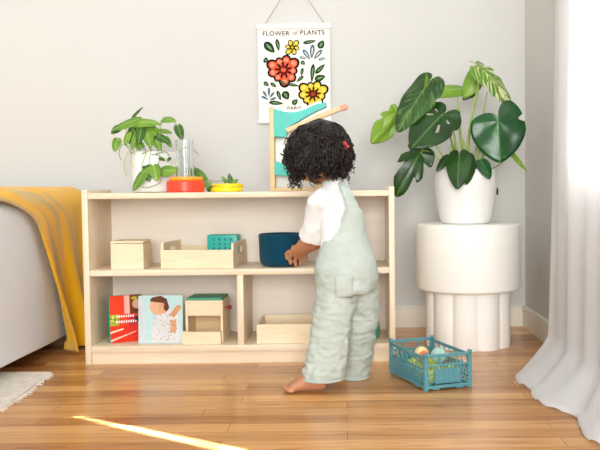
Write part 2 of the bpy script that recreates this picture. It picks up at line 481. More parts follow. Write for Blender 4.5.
# ------------------------------------------------------------------ shelf
SY = 2.9; SD = .30; SB = SY+SD
sl0, sl1 = at(83.2, 275, SY).x, at(89.3, 275, SY).x
sr0, sr1 = at(389.3, 275, SY).x, at(395, 275, SY).x
ZT, ZTB, ZM, ZMB, ZB, ZBB = .6078, .5875, .3355, .3145, .0650, .0410
sh = thing('low_shelf', ((sl0+sr1)/2, SY+SD/2, 0), 0, 'low birch wood two tier toy shelf standing in front of the wall', 'shelf')
obj('side_panel', bx(sl0, sl1, SY, SB, 0, .6205, .002), M['birchv'], sh, smooth=30)
obj('side_panel', bx(sr0, sr1, SY, SB, 0, .6205, .002), M['birchv'], sh, smooth=30)
obj('top_board', bx(sl1, sr0, SY+.004, SB-.008, ZTB, ZT, .0015), M['birch'], sh, smooth=30)
obj('middle_board', bx(sl1, sr0, SY+.003, SB-.008, ZMB, ZM, .0015), M['birch'], sh, smooth=30)
obj('bottom_board', bx(sl1, sr0, SY+.002, SB-.008, ZBB, ZB, .0015), M['birch'], sh, smooth=30)
obj('toe_kick', bx(sl1, sr0, SY+.012, SY+.03, 0, ZBB), M['birch'], sh)
dx0, dx1 = at(237, 310, SY).x, at(244.6, 310, SY).x
obj('divider', bx(dx0, dx1-.004, SY+.006, SB-.008, ZB, ZMB, .0015), M['birchv'], sh, smooth=30)
obj('back_panel', bx(sl1, sr0, SB-.008, SB-.001, .03, ZT-.002), M['back'], sh)

def xat(px, py, Y): return at(px, py, Y).x

# ------------------------------------------------------------------ open wooden bins
def bin_thing(name, cx, cy, z, w, d, h, hs, rz, label, cat, t=.009):
    r = thing(name, (cx, cy, z), rz, label, cat)
    obj('bottom_panel', bx(-w/2+t, w/2-t, -d/2+t, d/2-t, .001, .008), M['toy'], r, True)
    obj('long_panel', bx(-w/2, w/2, -d/2, -d/2+t, 0, h, .001), M['toy'], r, True)
    obj('long_panel', bx(-w/2, w/2, d/2-t, d/2, 0, h, .001), M['toy'], r, True)
    for s in (-1, 1):
        x0, x1 = sorted((s*w/2, s*(w/2-t)))
        o = obj('end_panel', bx(x0, x1, -d/2+t, d/2-t, 0, hs, .001), M['toy'], r, True)
        cb = bmesh.new(); box(cb, x0-.01, x1+.01, -.032, .032, hs*.52, hs*.82, .007)
        cut(o, cb)
    return r
# middle tier tray
p0 = xat(158.4, 260, 2.93); p1 = xat(232.8, 260, 2.93); w = (p1-p0)
bin_thing('wooden_tray', (p0+p1)/2+.012, 2.935+.125, ZM, w, .235, .066, .090, R_(-5), 'long open birch tray with handle holes on the middle shelf board', 'tray')
# bottom tier bin
p0 = xat(256.6, 337, 2.925); w = .21
bin_thing('wooden_bin', p0+w/2, 2.925+.12, ZB, w, .235, .068, .066, 0, 'open birch bin on the bottom board, right of the divider', 'bin')

# wooden box (closed)
p0 = xat(110.6, 255, 2.93); p1 = xat(143.4, 255, 2.93)
r = thing('wooden_box', ((p0+p1)/2, 2.93+.06, ZM), 0, 'small closed birch box alone at the left end of the middle board', 'box')
w = p1-p0
obj('box_body', bx(-w/2, w/2, -.06, .06, 0, .092, .0015), M['toy'], r, True)
obj('box_lid', bx(-w/2, w/2, -.06, .06, .0935, .101, .0015), M['toy'], r, True)

# perforated teal block leaning in the tray
p0 = at(208.5, 240, 3.06); p1 = at(238.5, 240, 3.06)
w = p1.x-p0.x
r = thing('peg_block', ((p0.x+p1.x)/2, 3.075, ZM+.0085), R_(-5), 'teal perforated block standing inside the open birch tray', 'block')
o = obj('block_body', bx(-w/2, w/2, -.035, .035, 0, .1045, .003), M['teal'], r, True, smooth=30)
cb = bmesh.new()
for i in range(4):
    for z in (.0715, .088, .055):
        b2 = bmesh.new(); bmesh.ops.create_cone(b2, cap_ends=True, segments=14, radius1=.0042, radius2=.0042, depth=.03)
        b2.transform(Matrix.Translation((-w*.27+i*w*.19, -.035, z)) @ Matrix.Rotation(PI/2, 4, 'X')); merge(cb, b2)
cut(o, cb)
# small wooden ball at the tray's left end
p = at(172, 248.5, 3.10)
bm = bmesh.new(); ellipsoid(bm, (0, 0, 0), .021, seg=24); o = obj('wooden_ball', bm, M['toyedge'], smooth=180)
o.location = (p.x, 3.10, ZM+.0085+.0215); tag(o, 'plain wooden ball inside the left end of the open tray', 'ball')
bm = bmesh.new(); box(bm, -.022, .022, -.018, .018, 0, .045, .003); o = obj('wooden_block', bm, M['toyedge'], smooth=30)

o.location = (xat(180, 250, 3.08), 3.085, ZM+.0085); tag(o, 'tan wooden block lying in the open tray beside the wooden ball', 'block')

# ------------------------------------------------------------------ blue basket
pc = at(281, 267, 3.0)
bm = bmesh.new()
R0 = .080
prof = [(0, 0), (.058, 0), (.070, .006), (.077, .018), (.079, .04), (R0, .08), (R0+.001, .112), (R0-.001, .117), (R0-.006, .118), (R0-.009, .114), (R0-.010, .08), (R0-.011, .03), (R0-.018, .012), (0, .009)]
pp = []
for (a, b_), (c_, d_) in zip(prof, prof[1:]):
    k = max(1, int(math.hypot(c_-a, d_-b_)/.004))
    for i in range(k): pp.append((a+(c_-a)*i/k, b_+(d_-b_)*i/k))
pp.append(prof[-1])
lathe(bm, pp, n=90, rfun=lambda a, z: 1+.008*math.sin(z*900)+.012*math.sin(3*a+z*20))
o = obj('felt_basket', bm, M['blue'], smooth=180); o.location = (pc.x, 3.005, ZM+.001)
tag(o, 'dark blue felt basket on the middle board by the toddler hand', 'basket')

# ------------------------------------------------------------------ drawer toy
Yd = 2.93
x0, x1 = xat(186.5, 330, Yd+.02), xat(224.3, 330, Yd+.02); w = x1-x0
r = thing('drawer_toy', ((x0+x1)/2, Yd+.07, ZB), R_(-3), 'birch toy with green top and open catch tray on the bottom board', 'wooden toy')
h = .154; t = .009
obj('side_panel', bx(-w/2, -w/2+t, -.055, .075, 0, h-.01, .001), M['toy'], r, True)
o = obj('side_panel', bx(w/2-t, w/2, -.055, .075, 0, h-.01, .001), M['toy'], r, True)
obj('rear_panel', bx(-w/2+t, w/2-t, .067, .075, 0, h-.01), M['toyedge'], r, True)
obj('front_block', bx(-w/2+t, w/2-t, -.055, .06, .098, h-.01, .002), M['toy'], r, True)
obj('top_panel', bx(-w/2, w/2, -.055, .075, h-.01, h, .001), M['toy'], r, True)
obj('green_top', bx(-w/2+.004, w/2-.004, -.052, .072, h, h+.009, .002), M['green'], r, True)
bm = bmesh.new(); w2 = w/2+.004
box(bm, -w2-.004, w2-.008, -.08, -.072, 0, .045, .001); box(bm, -w2-.004, -w2+.004, -.072, -.056, 0, .045, .001); box(bm, w2-.016, w2-.008, -.072, -.056, 0, .045, .001)
box(bm, -w/2+t, w/2-t, -.075, .066, 0, .007)
obj('catch_tray', bm, M['toy'], r, True)
bm = bmesh.new(); tube(bm, [(w/2, -.01, .123), (w/2+.012, -.01, .123)], .003, 10); ellipsoid(bm, (w/2+.017, -.01, .123), (.008, .010, .008), seg=16)
obj('knob', bm, M['knob'], r, True, smooth=60)['label'] = 'maroon knob'
p = at(195, 334, 2.96)
bm = bmesh.new(); ellipsoid(bm, (0, 0, 0), .013, seg=20); o = obj('toy_ball', bm, M['green'], smooth=180)
o.location = (x0+.030, Yd+.018, ZB+.007+.0135+.0145); tag(o, 'small green ball lying in the catch tray of the birch toy', 'ball')
o.location.z = ZB+.0075+.013

# green toy half hidden behind the leg
p = at(372, 332, 3.05)
bm = bmesh.new(); lathe(bm, [(0, 0), (.022, 0), (.03, .006), (.034, .03), (.030, .06), (.018, .072), (0, .075)], n=32)
o = obj('green_cup', bm, M['green'], smooth=60); o.location = (at(371, 330, 3.0).x, 3.0, ZB+.0005)
tag(o, 'green cup shaped toy mostly hidden behind the toddler, on the bottom board', 'cup')

# ------------------------------------------------------------------ flat prints
def disc_poly(bm, pts, mi=0):
    f = bm.faces.new([bm.verts.new(p) for p in pts]); f.material_index = mi
    if f.calc_area() > 0:
        f.normal_update()
        if f.normal.y > 0: f.normal_flip()
def shape2d(kind, cx, cy, L, W, ang, n=18):
    out = []
    for k in range(n):
        a = 2*PI*k/n
        if kind == 'leaf':
            t = math.cos(a); s = math.sin(a)
            x = t*L/2; y = s*W/2*(1-.35*t)*(abs(s)**.3 if s else 0)
        else:
            x = math.cos(a)*L/2; y = math.sin(a)*W/2
        out.append((cx+x*math.cos(ang)-y*math.sin(ang), cy+x*math.sin(ang)+y*math.cos(ang)))
    return out
# ------------------------------------------------------------------ books
def book(name, pxl, pxr, Yb, h, th, rz, lean, cover, spine, label, art):
    xl = xat(pxl, 320, Yb); w = (xat(pxr, 320, Yb)-xl)
    r = thing(name, (xl, Yb, ZB+.0005), rz, label, 'book'); r.rotation_euler = (-lean, 0, rz)
    obj('front_cover', bx(0, w, 0, .002, 0, h, .0005), cover, r, True)
    obj('back_cover', bx(0, w, th-.002, th, 0, h, .0005), spine, r, True)
    obj('spine', bx(-.001, .003, 0, th, 0, h, .0005), spine, r, True)
    obj('page_block', bx(.003, w-.003, .002, th-.002, .003, h-.003), M['pages'], r, True)
    bm = bmesh.new(); mats = []
    for i, (kind, u, v_, L, W, ang, c) in enumerate(art):
        if c not in mats: mats.append(c)
        if kind == 'rect':
            pts = [(u*w-L*w/2, v_*h-W*h/2), (u*w+L*w/2, v_*h-W*h/2), (u*w+L*w/2, v_*h+W*h/2), (u*w-L*w/2, v_*h+W*h/2)]
            if ang:
                cx, cy = u*w, v_*h
                pts = [(cx+(a-cx)*math.cos(ang)-(b_-cy)*math.sin(ang), cy+(a-cx)*math.sin(ang)+(b_-cy)*math.cos(ang)) for a, b_ in pts]
        elif kind == 'poly':
            pts = [(a*w, b_*h) for a, b_ in L]
        else:
            pts = shape2d('leaf' if kind == 'leaf' else 'disc', u*w, v_*h, L*w, W*h, ang)
        pts = [(min(max(a, 0.001), w-.001), min(max(b_, .001), h-.001)) for a, b_ in pts]
        disc_poly(bm, [(a, -.00025-.00006*i, b_) for a, b_ in pts], mats.index(c))
    obj('cover_print', bm, mats, r, True)
    return r
K = {}
def kc(hexa):
    if hexa not in K: K[hexa] = plain('print_'+hexa, hexa, .85, .05, 60, spec=.1)
    return K[hexa]
rnd = random.Random(3)
art = [('rect', .2, .79, .44, .4, 0, kc('e8452c')), ('rect', .53, .8, .16, .4, 0, kc('f2b8a8')), ('rect', .82, .8, .38, .4, 0, kc('6a4a30')),
       ('disc', .84, .80, .30, .2, 0, kc('d8a890')), ('disc', .76, .93, .2, .07, 0, kc('c9b23a')), ('disc', .86, .66, .22, .09, 0, kc('8a2a28')),
       ('rect', .13, .45, .3, .3, 0, kc('a9b440')), ('rect', .5, .18, 1.02, .36, 0, kc('e23a28')), ('rect', .72, .45, .3, .22, 0, kc('c23a4a')), ('rect', .86, .48, .2, .1, 0, kc('26302c')),
       ('poly', 0, 0, [(0, .20), (.4, .27), (.4, .30), (0, .24)], 0, 0, kc('f6e0c8')),
       ('poly', 0, 0, [(0, .02), (.75, .2), (.8, .23), (0, .07)], 0, 0, kc('f4c0a8'))]
for k in range(7): art.append(('disc', .04+rnd.random()*.24, .33+rnd.random()*.22, .1, .05, rnd.random()*3, kc(('6f9a3c', 'd8d860')[k % 2])))
for row, n_ in ((.555, 8), (.44, 9)):
    for k in range(n_): art.append(('rect', .22+k*.07, row, .045, .035+.02*rnd.random(), 0, kc('f7f2ee')))
book('red_book', 110, 143, 2.955, .170, .036, R_(26), R_(5), kc('e84a32'), kc('3a9f8c'), 'red photo covered book with teal spine, left of the baby book', art)
art = [('poly', 0, 0, [(0, 0), (.18, 0), (.12, 1), (0, 1)], 0, 0, kc('ccd6dc')),
       ('poly', 0, 0, [(.28, .02), (.92, .02), (.93, .35), (.88, .6), (.72, .70), (.50, .68), (.36, .55), (.3, .3)], 0, 0, kc('d8d8d8')),
       ('poly', 0, 0, [(.70, .60), (.80, .52), (.98, .74), (.94, .80), (.86, .78)], 0, 0, kc('d29a72')),
       ('poly', 0, 0, [(.72, .22), (.84, .2), (.86, .5), (.72, .48)], 0, 0, kc('d9a27c')),
       ('disc', .42, .76, .34, .34, .5, kc('e2b08e')), ('disc', .55, .72, .22, .2, 0, kc('dba684')),
       ('poly', 0, 0, [(.25, .88), (.3, .96), (.5, 1), (.64, .93), (.70, .74), (.64, .66), (.58, .7), (.56, .84), (.4, .86)], 0, 0, kc('6a4332')),
       ('disc', .55, .80, .07, .07, 0, kc('d49c7a'))]
for k in range(46): art.append(('disc', .34+rnd.random()*.54, .06+rnd.random()*.55, .022, .02, 0, kc(('7a8a90', 'b8505a', '5a7a60')[k % 3])))
book('baby_book', 138.2, 182, 2.945, .172, .012, R_(2), R_(5), kc('bcdcdc'), kc('c8dede'), 'pale aqua book with baby in dotted shirt on the cover', art)

# ------------------------------------------------------------------ wall hanging
WP = WY-.012
def wp(px, py, off=0): p = at(px, py, WP); return Vector((p.x, WP-off, p.z))
tl, brr = wp(258.3, 28), wp(329.8, 122)
xL, xR, zT, zB = wp(258.0, 60).x, wp(330.0, 60).x, wp(294, 28).z, wp(294, 121.5).z
po = thing('wall_hanging', ((xL+xR)/2, WP, zB), 0, 'botanical flower print with white rails hanging by a cord on the wall', 'poster')
obj('paper_sheet', bx(xL, xR, WP-.001, WP, zB, zT), M['paper'], po)
obj('top_rail', bx(xL-.004, xR+.004, WP-.009, WP+.006, zT-.004, zT+.018, .003), M['white'], po, smooth=30)
obj('bottom_rail', bx(xL-.004, xR+.004, WP-.009, WP+.006, zB-.008, zB+.008, .003), M['white'], po, smooth=30)
bm = bmesh.new(); ap = wp(294, -20, -.006)
tube(bm, [wp(264.5, 25, .004), wp(279.5, 1, 0), ap], .0016, 6); tube(bm, [wp(323.5, 22, .004), wp(308.5, 0, 0), ap], .0016, 6)
obj('hanging_cord', bm, M['cord'], po, smooth=180)
def text(body, px0, px1, py, size, mat, parent, off=.0016):
    cu = bpy.data.curves.new('t', 'FONT'); cu.body = body; cu.size = 1; cu.extrude = 0; cu.space_character = 1.12
    cu.offset = .014
    o = bpy.data.objects.new('t', cu); C.objects.link(o); bpy.context.view_layer.update()
    me = bpy.data.meshes.new_from_object(o.evaluated_get(bpy.context.evaluated_depsgraph_get()))
    bpy.data.objects.remove(o); b2 = bmesh.new(); b2.from_mesh(me)
    xs = [v.co.x for v in b2.verts]; ys = [v.co.y for v in b2.verts]
    a, b_ = wp(px0, py), wp(px1, py); sx = (b_.x-a.x)/(max(xs)-min(xs)); h_ = wp(px0, py-size/2).z-wp(px0, py+size/2).z; sy = h_/(max(ys)-min(ys))
    for v in b2.verts: v.co = Vector(((v.co.x-min(xs))*sx+a.x, WP-off, (v.co.y-min(ys))*sy+a.z-h_/2))
    return obj('lettering', b2, mat, parent)
text('FLOWER', 262.8, 289.6, 33.6, 4.6, kc('3c332a'), po)
text('of', 293, 298, 32.8, 5, kc('a8927a'), po)
text('PLANTS', 300.2, 324.4, 32.6, 4.6, kc('3c332a'), po)
text('PARIS', 287.5, 301.5, 108.2, 3.2, kc('3c332a'), po)
PM = [kc('12100f'), kc('234a2a'), kc('7d9f6c'), kc('dd5a3c'), kc('6a1c18'), kc('ee9478'), kc('dfc032'), kc('ecd96a'), kc('9c4a1e'), kc('4f7488'), kc('e6e3da')]
lay = [0]
def pr(bm, kind, x, y, L, W, ang, mi):
    lay[0] += 1; off = .0011+.000012*lay[0]
    pts = shape2d(kind, x, y, L, W, R_(ang))
    disc_poly(bm, [wp(a, b_, off) for a, b_ in pts], mi)
def pflower(x, y, R, n, cols, rot=0, name='printed_flower'):
    bm = bmesh.new()
    for k in range(n):
        a = rot+360*k/n; ca, sa = math.cos(R_(a)), math.sin(R_(a)); q = R*(.92+.12*((k*7) % 3-1))
        pr(bm, 'disc', x+ca*q*.66, y+sa*q*.62, q*.78, q*.66, a, 0)
    for k in range(n):
        a = rot+360*k/n; ca, sa = math.cos(R_(a)), math.sin(R_(a)); q = R*(.92+.12*((k*7) % 3-1))
        pr(bm, 'disc', x+ca*q*.62, y+sa*q*.58, q*.62, q*.46, a, cols[0])
        pr(bm, 'disc', x+ca*q*.70, y+sa*q*.66, q*.25, q*.30, a, cols[1])
    for k in range(n):
        a = rot+20+360*k/n; pr(bm, 'disc', x+math.cos(R_(a))*R*.36, y+math.sin(R_(a))*R*.34, R*.34, R*.12, a, 0)
    pr(bm, 'disc', x, y, R*.6, R*.52, 0, cols[2]); pr(bm, 'disc', x, y, R*.3, R*.26, 0, cols[3])
    obj(name, bm, PM, po)
pflower(292.3, 47.5, 8.6, 6, (6, 7, 0, 6), 10)
pflower(283.5, 70, 17, 9, (3, 5, 4, 3), 5)
pflower(313, 94, 15.5, 9, (6, 7, 4, 8), 15)
def pleaf(x, y, L, W, ang, c=1, c2=2):
    bm = bmesh.new(); pr(bm, 'leaf', x, y, L, W, ang, 0 if c == 1 else c); pr(bm, 'leaf', x, y, L*.86, W*.74, ang, c)
    if c2 is not None: pr(bm, 'leaf', x, y, L*.6, W*.3, ang, c2)
    obj('printed_leaf', bm, PM, po)
for a in [(269.5, 47.5, 14, 8, 45), (277.8, 45, 12, 4, 80), (309.5, 42, 13, 3.6, -10), (321.2, 44.5, 9, 6.5, -60), (312.5, 73, 18, 4.2, 95), (320, 69, 13, 4.5, -45),
          (320, 78, 11, 6.5, -20), (266, 60.5, 5, 5.5, 30), (303, 63, 5, 4, 40), (266.3, 84, 6, 4, 40), (273.5, 85, 7, 3.4, 35), (279, 95.5, 10, 3.6, 70), (286, 95.5, 9, 7.5, 60),
          (276, 103, 14, 4, 5), (295, 102, 7, 5, -45), (302, 72, 8, 3, 100), (300, 79, 9, 3.2, 140), (293, 85, 12, 3, 10), (283, 83, 9, 2.6, 30)]:
    pleaf(*a)
for a in [(306.5, 54.5, 12, 4, 55), (312.2, 51.5, 14, 4.6, 95), (318, 54.5, 12, 4, 130), (303, 58, 7, 2.6, 15), (322, 59, 7, 2.6, -15)]: pleaf(*a, c=9, c2=10)
for a in [(265, 94, 7, 2.2, 60), (269, 92, 9, 2.4, 90), (272, 95, 7, 2.2, 130), (265, 98, 8, 2.2, 25), (273, 99, 7, 2.2, 160)]: pleaf(*a, c=9, c2=None)

# ------------------------------------------------------------------ ramp toy on the shelf
RY = 3.05
def rp(px, py, Y=RY): return at(px, py, Y)
xa, xb = rp(270.3, 150).x, rp(321, 150).x; ztop = rp(273, 107.5).z
r = thing('ball_ramp', ((xa+xb)/2, RY, ZT+.0005), 0, 'teal and wood ball ramp toy standing behind the toddler head', 'toy')
def rel(x0, x1, y0, y1, z0, z1, **k): return bx(x0, x1, y0, y1, z0, z1, **k)
obj('upright', rel(xa, xa+.017, RY-.03, RY+.04, ZT+.001, ztop, bev=.003), M['toyedge'], r, smooth=30)
obj('upright', rel(xb-.017, xb, RY-.03, RY+.04, ZT+.001, ztop-.03, bev=.003), M['toyedge'], r, smooth=30)
obj('base_rail', rel(xa+.017, xb-.017, RY-.03, RY+.04, ZT+.001, ZT+.013, bev=.002), M['toyedge'], r, smooth=30)
obj('rear_panel', rel(xa+.017, xb-.017, RY+.025, RY+.035, ZT+.013, rp(273, 125).z, bev=.001), M['white'], r)
def prism(pts, y0, y1, bev=.002):
    bm = bmesh.new(); A = [bm.verts.new((p.x, y0, p.z)) for p in pts]; B = [bm.verts.new((p.x, y1, p.z)) for p in pts]
    bm.faces.new(A); bm.faces.new(list(reversed(B)))
    for i in range(len(A)):
        j = (i+1) % len(A); bm.faces.new((A[i], B[i], B[j], A[j]))
    bmesh.ops.recalc_face_normals(bm, faces=bm.faces)
    if bev: bmesh.ops.bevel(bm, geom=list(bm.edges), offset=bev, segments=2, affect='EDGES', clamp_overlap=True)
    return bm
top = [rp(274, 109)] + [rp(274+52*t, 109+5*math.sin(PI*min(1, t*1.25))*(1 if t < .8 else 1) - 6*t**1.6) for t in [k/12 for k in range(1, 13)]]
pts = top + [rp(327, 107), rp(313, 113.5), rp(290, 127), rp(286, 137.5), rp(274, 137)]
obj('upper_ramp', prism(pts, RY-.028, RY+.02), M['teal'], r, smooth=30)
ptw = [rp(274, 107)] + [rp(274+50*t, 106.5+5*math.sin(PI*min(1, t*1.25)) - 5.5*t**1.6) for t in [k/12 for k in range(1, 13)]] + [rp(326, 104)]
bmw = bmesh.new()
obj('ramp_edge', prism(top[:1]+[p+Vector((0, 0, .008)) for p in top[:-1]]+list(reversed(top[1:-1])), RY-.024, RY+.015, 0), M['white'], r)
bm = bmesh.new(); orient_box(bm, Vector((rp(287, 131).x, RY-.032, rp(287, 131).z)), Vector((rp(341, 108.5).x, RY-.032, rp(341, 108.5).z)), .008, .017, bev=.003)
orient_box(bm, Vector((rp(287, 131).x, RY-.005, rp(287, 132).z)), Vector((rp(341, 108.5).x, RY-.005, rp(341, 109.5).z)), .05, .008, bev=.002)
obj('tilted_ramp', bm, M['toyedge'], r, smooth=30)
bm = bmesh.new(); orient_box(bm, Vector((rp(339, 109.0).x, RY-.01, rp(339, 109).z)), Vector((rp(348, 106.8).x, RY-.01, rp(348, 107).z)), .05, .018, bev=.004)
obj('peach_stop', bm, M['peach'], r, smooth=30)
obj('lower_ramp', prism([rp(274, 161), rp(300, 168), rp(300, 178), rp(286, 176), rp(274, 175)], RY-.028, RY+.024), M['teal'], r, smooth=30)

# ------------------------------------------------------------------ canister and yellow discs
CY_ = 2.975
def disc(name, px0, px1, z0, hh, mat, Y, parent=None, bev=.004, holes=False):
    a, b_ = xat(px0, 185, Y), xat(px1, 185, Y); R = (b_-a)/2
    bm = bmesh.new(); lathe(bm, [(0, 0), (R-bev, 0), (R, bev), (R, hh-bev), (R-bev, hh), (0, hh)], ((a+b_)/2, Y, z0), 64)
    return obj(name, bm, mat, parent, smooth=30), (a+b_)/2, R
z0 = ZT+.0005
cx = (xat(166.8, 185, CY_)+xat(204, 185, CY_))/2
r = thing('toy_canister', (cx, CY_, z0), 0, 'clear tube standing on a red base with orange ring beside the pothos', 'toy')
hred = rp(185, 181, CY_).z-rp(185, 193, CY_).z
disc('red_base', 166.8, 204, z0, .041, M['red'], CY_, r)
disc('orange_ring', 169.5, 203.2, z0+.0412, .014, M['orange'], CY_, r)
ta, tb = xat(176, 160, CY_), xat(196, 160, CY_); tb = xat(193.5, 160, CY_)
bm = bmesh.new(); Rt = (tb-ta)/2; tc = (ta+tb)/2; ztt = rp(185, 140, CY_).z
lathe(bm, [(Rt, z0+.0555), (Rt, ztt), (Rt-.003, ztt), (Rt-.003, z0+.0555), (Rt, z0+.0555)], (tc, CY_, 0), 48)
obj('clear_tube', bm, M['clear'], r, smooth=60)
bm = bmesh.new(); rr = .011; lathe(bm, [(rr, z0+.0555), (rr, ztt-.0), (rr-.003, ztt), (rr-.003, z0+.0555), (rr, z0+.0555)], (tc+.008, CY_, 0), 32)
obj('inner_tube', bm, M['clear'], r, smooth=60)
o, _, _ = disc('yellow_disc', 210.8, 242.6, z0, .016, M['lemon'], 3.02); tag(o, 'lemon yellow disc, lower of the two stacked on the shelf top', 'disc')
o, _, _ = disc('yellow_disc', 212.5, 243.6, z0+.0165, .013, M['yellow'], 3.02); tag(o, 'golden yellow disc, upper of the two stacked on the shelf top', 'disc')

# ------------------------------------------------------------------ leaves
OUT = [(0, 1.0), (6, .95), (14, .87), (25, .78), (40, .68), (58, .60), (78, .535), (100, .49), (122, .45), (142, .41), (158, .34), (170, .22), (180, .05)]
def outl(th):
    a = abs(math.degrees(th))
    for (p, q), (s, t) in zip(OUT, OUT[1:]):
        if a <= s:
            k = (a-p)/(s-p); return q+(t-q)*k
    return .05
def leaf(parent, base, tip, width, face, mat, curl=.15, fold=.15, slots=None, stem=None, stem_r=.003, smat=None, wav=.0, n=72, lobes=1.0, asym=0, seed=0, side_curl=0.0, holes=0):
    base, tip = Vector(base), Vector(tip); y = tip-base; L = y.length; y.normalize()
    f = Vector(face); nrm = (f-y*f.dot(y)).normalized(); x = y.cross(nrm)
    nr = 12; bm = bmesh.new(); uvl = bm.loops.layers.uv.new('UV'); wk = width/(2*.52*L) # max half width of template ~.52L
    rings = []; lc = []
    for i in range(nr+1):
        rho = i/nr; ring = []
        for k in range(n):
            th = -PI+2*PI*(k+.5)/n; r = outl(th)
            if slots:
                for (sa, dep, wd) in slots:
                    d = abs(math.degrees(th)-sa)
                    if d < wd: r *= 1-dep*(1-d/wd)**.6
            yy = math.cos(th)*r*rho; xx = math.sin(th)*r*rho*wk
            if yy < 0: yy *= .72*lobes*(1-asym*(1 if xx > 0 else -1))
            z = -fold*abs(xx)*1.0 - curl*max(0, yy)**2 - side_curl*xx*xx*3
            z += wav*rho*math.sin(th*5+seed)*.5 + .02*rho*noise.noise(Vector((xx*4+seed, yy*4, seed)))
            ring.append((xx*L, yy*L, z*L, xx/wk*.9+.5, yy))
        rings.append(ring)
    V = []
    c = bm.verts.new(base)
    for ring in rings[1:]:
        V.append([bm.verts.new(base+x*a+y*b_+nrm*z) for a, b_, z, u, v_ in ring])
    def uvset(face_, ids):
        for l, (i, k) in zip(face_.loops, ids):
            if i < 0: l[uvl].uv = (.5, 0)
            else: q = rings[i+1][k % n]; l[uvl].uv = (q[3], q[4])
    for k in range(n):
        j = (k+1) % n
        if k == n-1: continue   # sinus cut behind the stalk
        f_ = bm.faces.new((c, V[0][k], V[0][j])); uvset(f_, [(-1, 0), (0, k), (0, j)])
        for i in range(nr-1):
            if holes and i in (3, 4, 5) and (k % 9) in (2, 3) and (n*.2 < k < n*.8) and not (n*.45 < k < n*.55): continue
            f_ = bm.faces.new((V[i][k], V[i+1][k], V[i+1][j], V[i][j])); uvset(f_, [(i, k), (i+1, k), (i+1, j), (i, j)])
    o = obj('leaf', bm, mat, parent, smooth=180); solid(o, .0009)
    if stem:
        bm = bmesh.new(); P = smoothpath(list(stem)+[base], 8); tube(bm, P, [stem_r*(1.3-.5*i/len(P)) for i in range(len(P))], 8)
        obj('stalk', bm, smat or M['stem'], o if False else parent, smooth=180)
    return o

# ------------------------------------------------------------------ stool
sc = (at(468, 290, 3.22).x, 3.22)
Rt_ = .2015; Rb_ = .160
st = thing('side_stool', (sc[0], sc[1], 0), 0, 'cream round drum side table with fluted base under the monstera', 'side table')
bm = bmesh.new(); zt_ = .4745; zb_ = .218; bv = .012
prof = [(0, zb_), (Rt_-bv, zb_)] + [(Rt_-bv+bv*math.sin(a), zb_+bv-bv*math.cos(a)) for a in [PI/8*k for k in range(1, 5)]] + [(Rt_-bv+bv*math.cos(a), zt_-bv+bv*math.sin(a)) for a in [PI/8*k for k in range(0, 5)]] + [(0, zt_)]
lathe(bm, prof, (sc[0], sc[1], 0), 96); obj('drum_top', bm, M['stool'], st, smooth=50)
NL = 10
def flute(a, z):
    t = (a*NL/(2*PI)+.35) % 1; q = abs(math.sin(PI*t)); return .90+.10*q**.55
bm = bmesh.new(); lathe(bm, [(0, 0), (Rb_*1.04, 0), (Rb_*1.045, .004), (Rb_*1.045, .2), (Rb_*1.045, zb_+.002), (0, zb_+.002)], (sc[0], sc[1], 0), 240, flute)
obj('fluted_base', bm, M['stool'], st, smooth=50)

# ------------------------------------------------------------------ monstera
mc = Vector((at(465.8, 221, 3.22).x, 3.22, zt_+.0005))
mo = thing('potted_monstera', mc, 0, 'large monstera with split leaves in white planter on the round side table', 'houseplant')
bm = bmesh.new()
s_ = 3.22/F
prof = [(0, 0), (.088, 0), (.094, .004), (.104, .03), (.113, .075), (.1185, .12), (.1195, .15), (.117, .185), (.112, .207), (.107, .209), (.104, .203), (.108, .15), (.106, .1), (0, .095)]
P = smoothpath([Vector((a, b_, 0)) for a, b_ in prof[2:9]], 5)
lathe(bm, [(0, 0), (.088, 0)]+[(p.x, p.y) for p in P]+prof[9:12]+[(0, .15)], mc, 80)
obj('planter', bm, M['pot'], mo, smooth=50)
bm = bmesh.new(); lathe(bm, [(0, .152), (.1075, .152), (.1075, .19), (.06, .196), (0, .2)], mc, 40, lambda a, z: 1 if z < .18 else 1)
obj('potting_soil', bm, M['soil'], mo, smooth=60)
bm = bmesh.new(); pz = at(497, 190, 3.19); box(bm, mc.x+.1165, mc.x+.1225, mc.y-.03, mc.y-.01, mc.z+.11, mc.z+.135, .002)
obj('overflow_tab', bm, M['black'], mo)
PC = at(466, 172, 3.22)
def q(px, py, Y=3.22): return at(px, py, Y)
def root(dx=0, dy=0): return Vector((PC.x+dx, PC.y+dy, mc.z+.19))
SL = [(-112, .5, 7), (-85, .6, 6), (-60, .6, 6), (-38, .5, 5), (112, .45, 7), (85, .55, 6), (60, .6, 6), (38, .45, 5)]
SL2 = [(-95, .3, 5), (70, .35, 5), (-55, .35, 5)]
# (base, tip, width, face, mat, ...)
# L8 big right heart
leaf(mo, q(498, 121, 3.14), q(500, 163, 3.12), .205, (-.1, -1, .25), M['leafg'], .08, .12, SL2[:1], [root(.02), q(486, 150, 3.2), q(497, 128, 3.2)], wav=.03, lobes=1.5, asym=.4)
# L4 dark big
leaf(mo, q(442, 115, 3.12), q(411, 145, 3.04), .17, (-.25, -1, .45), M['leafd'], .15, .12, [(95, .25, 5), (-70, .2, 4)], [root(-.02, -.02), q(455, 140, 3.17), q(450, 120, 3.15)], wav=.05, seed=2, lobes=1.2, holes=1)
# L2 drooping variegated
leaf(mo, q(428, 84, 3.16), q(395, 128, 3.10), .135, (-.35, -.9, .35), M['leafv'], .15, .22, [(-70, .2, 5)], [root(-.03, 0), q(447, 125, 3.21), q(430, 95, 3.2)], smat=M['stemd'], wav=.05, seed=4)
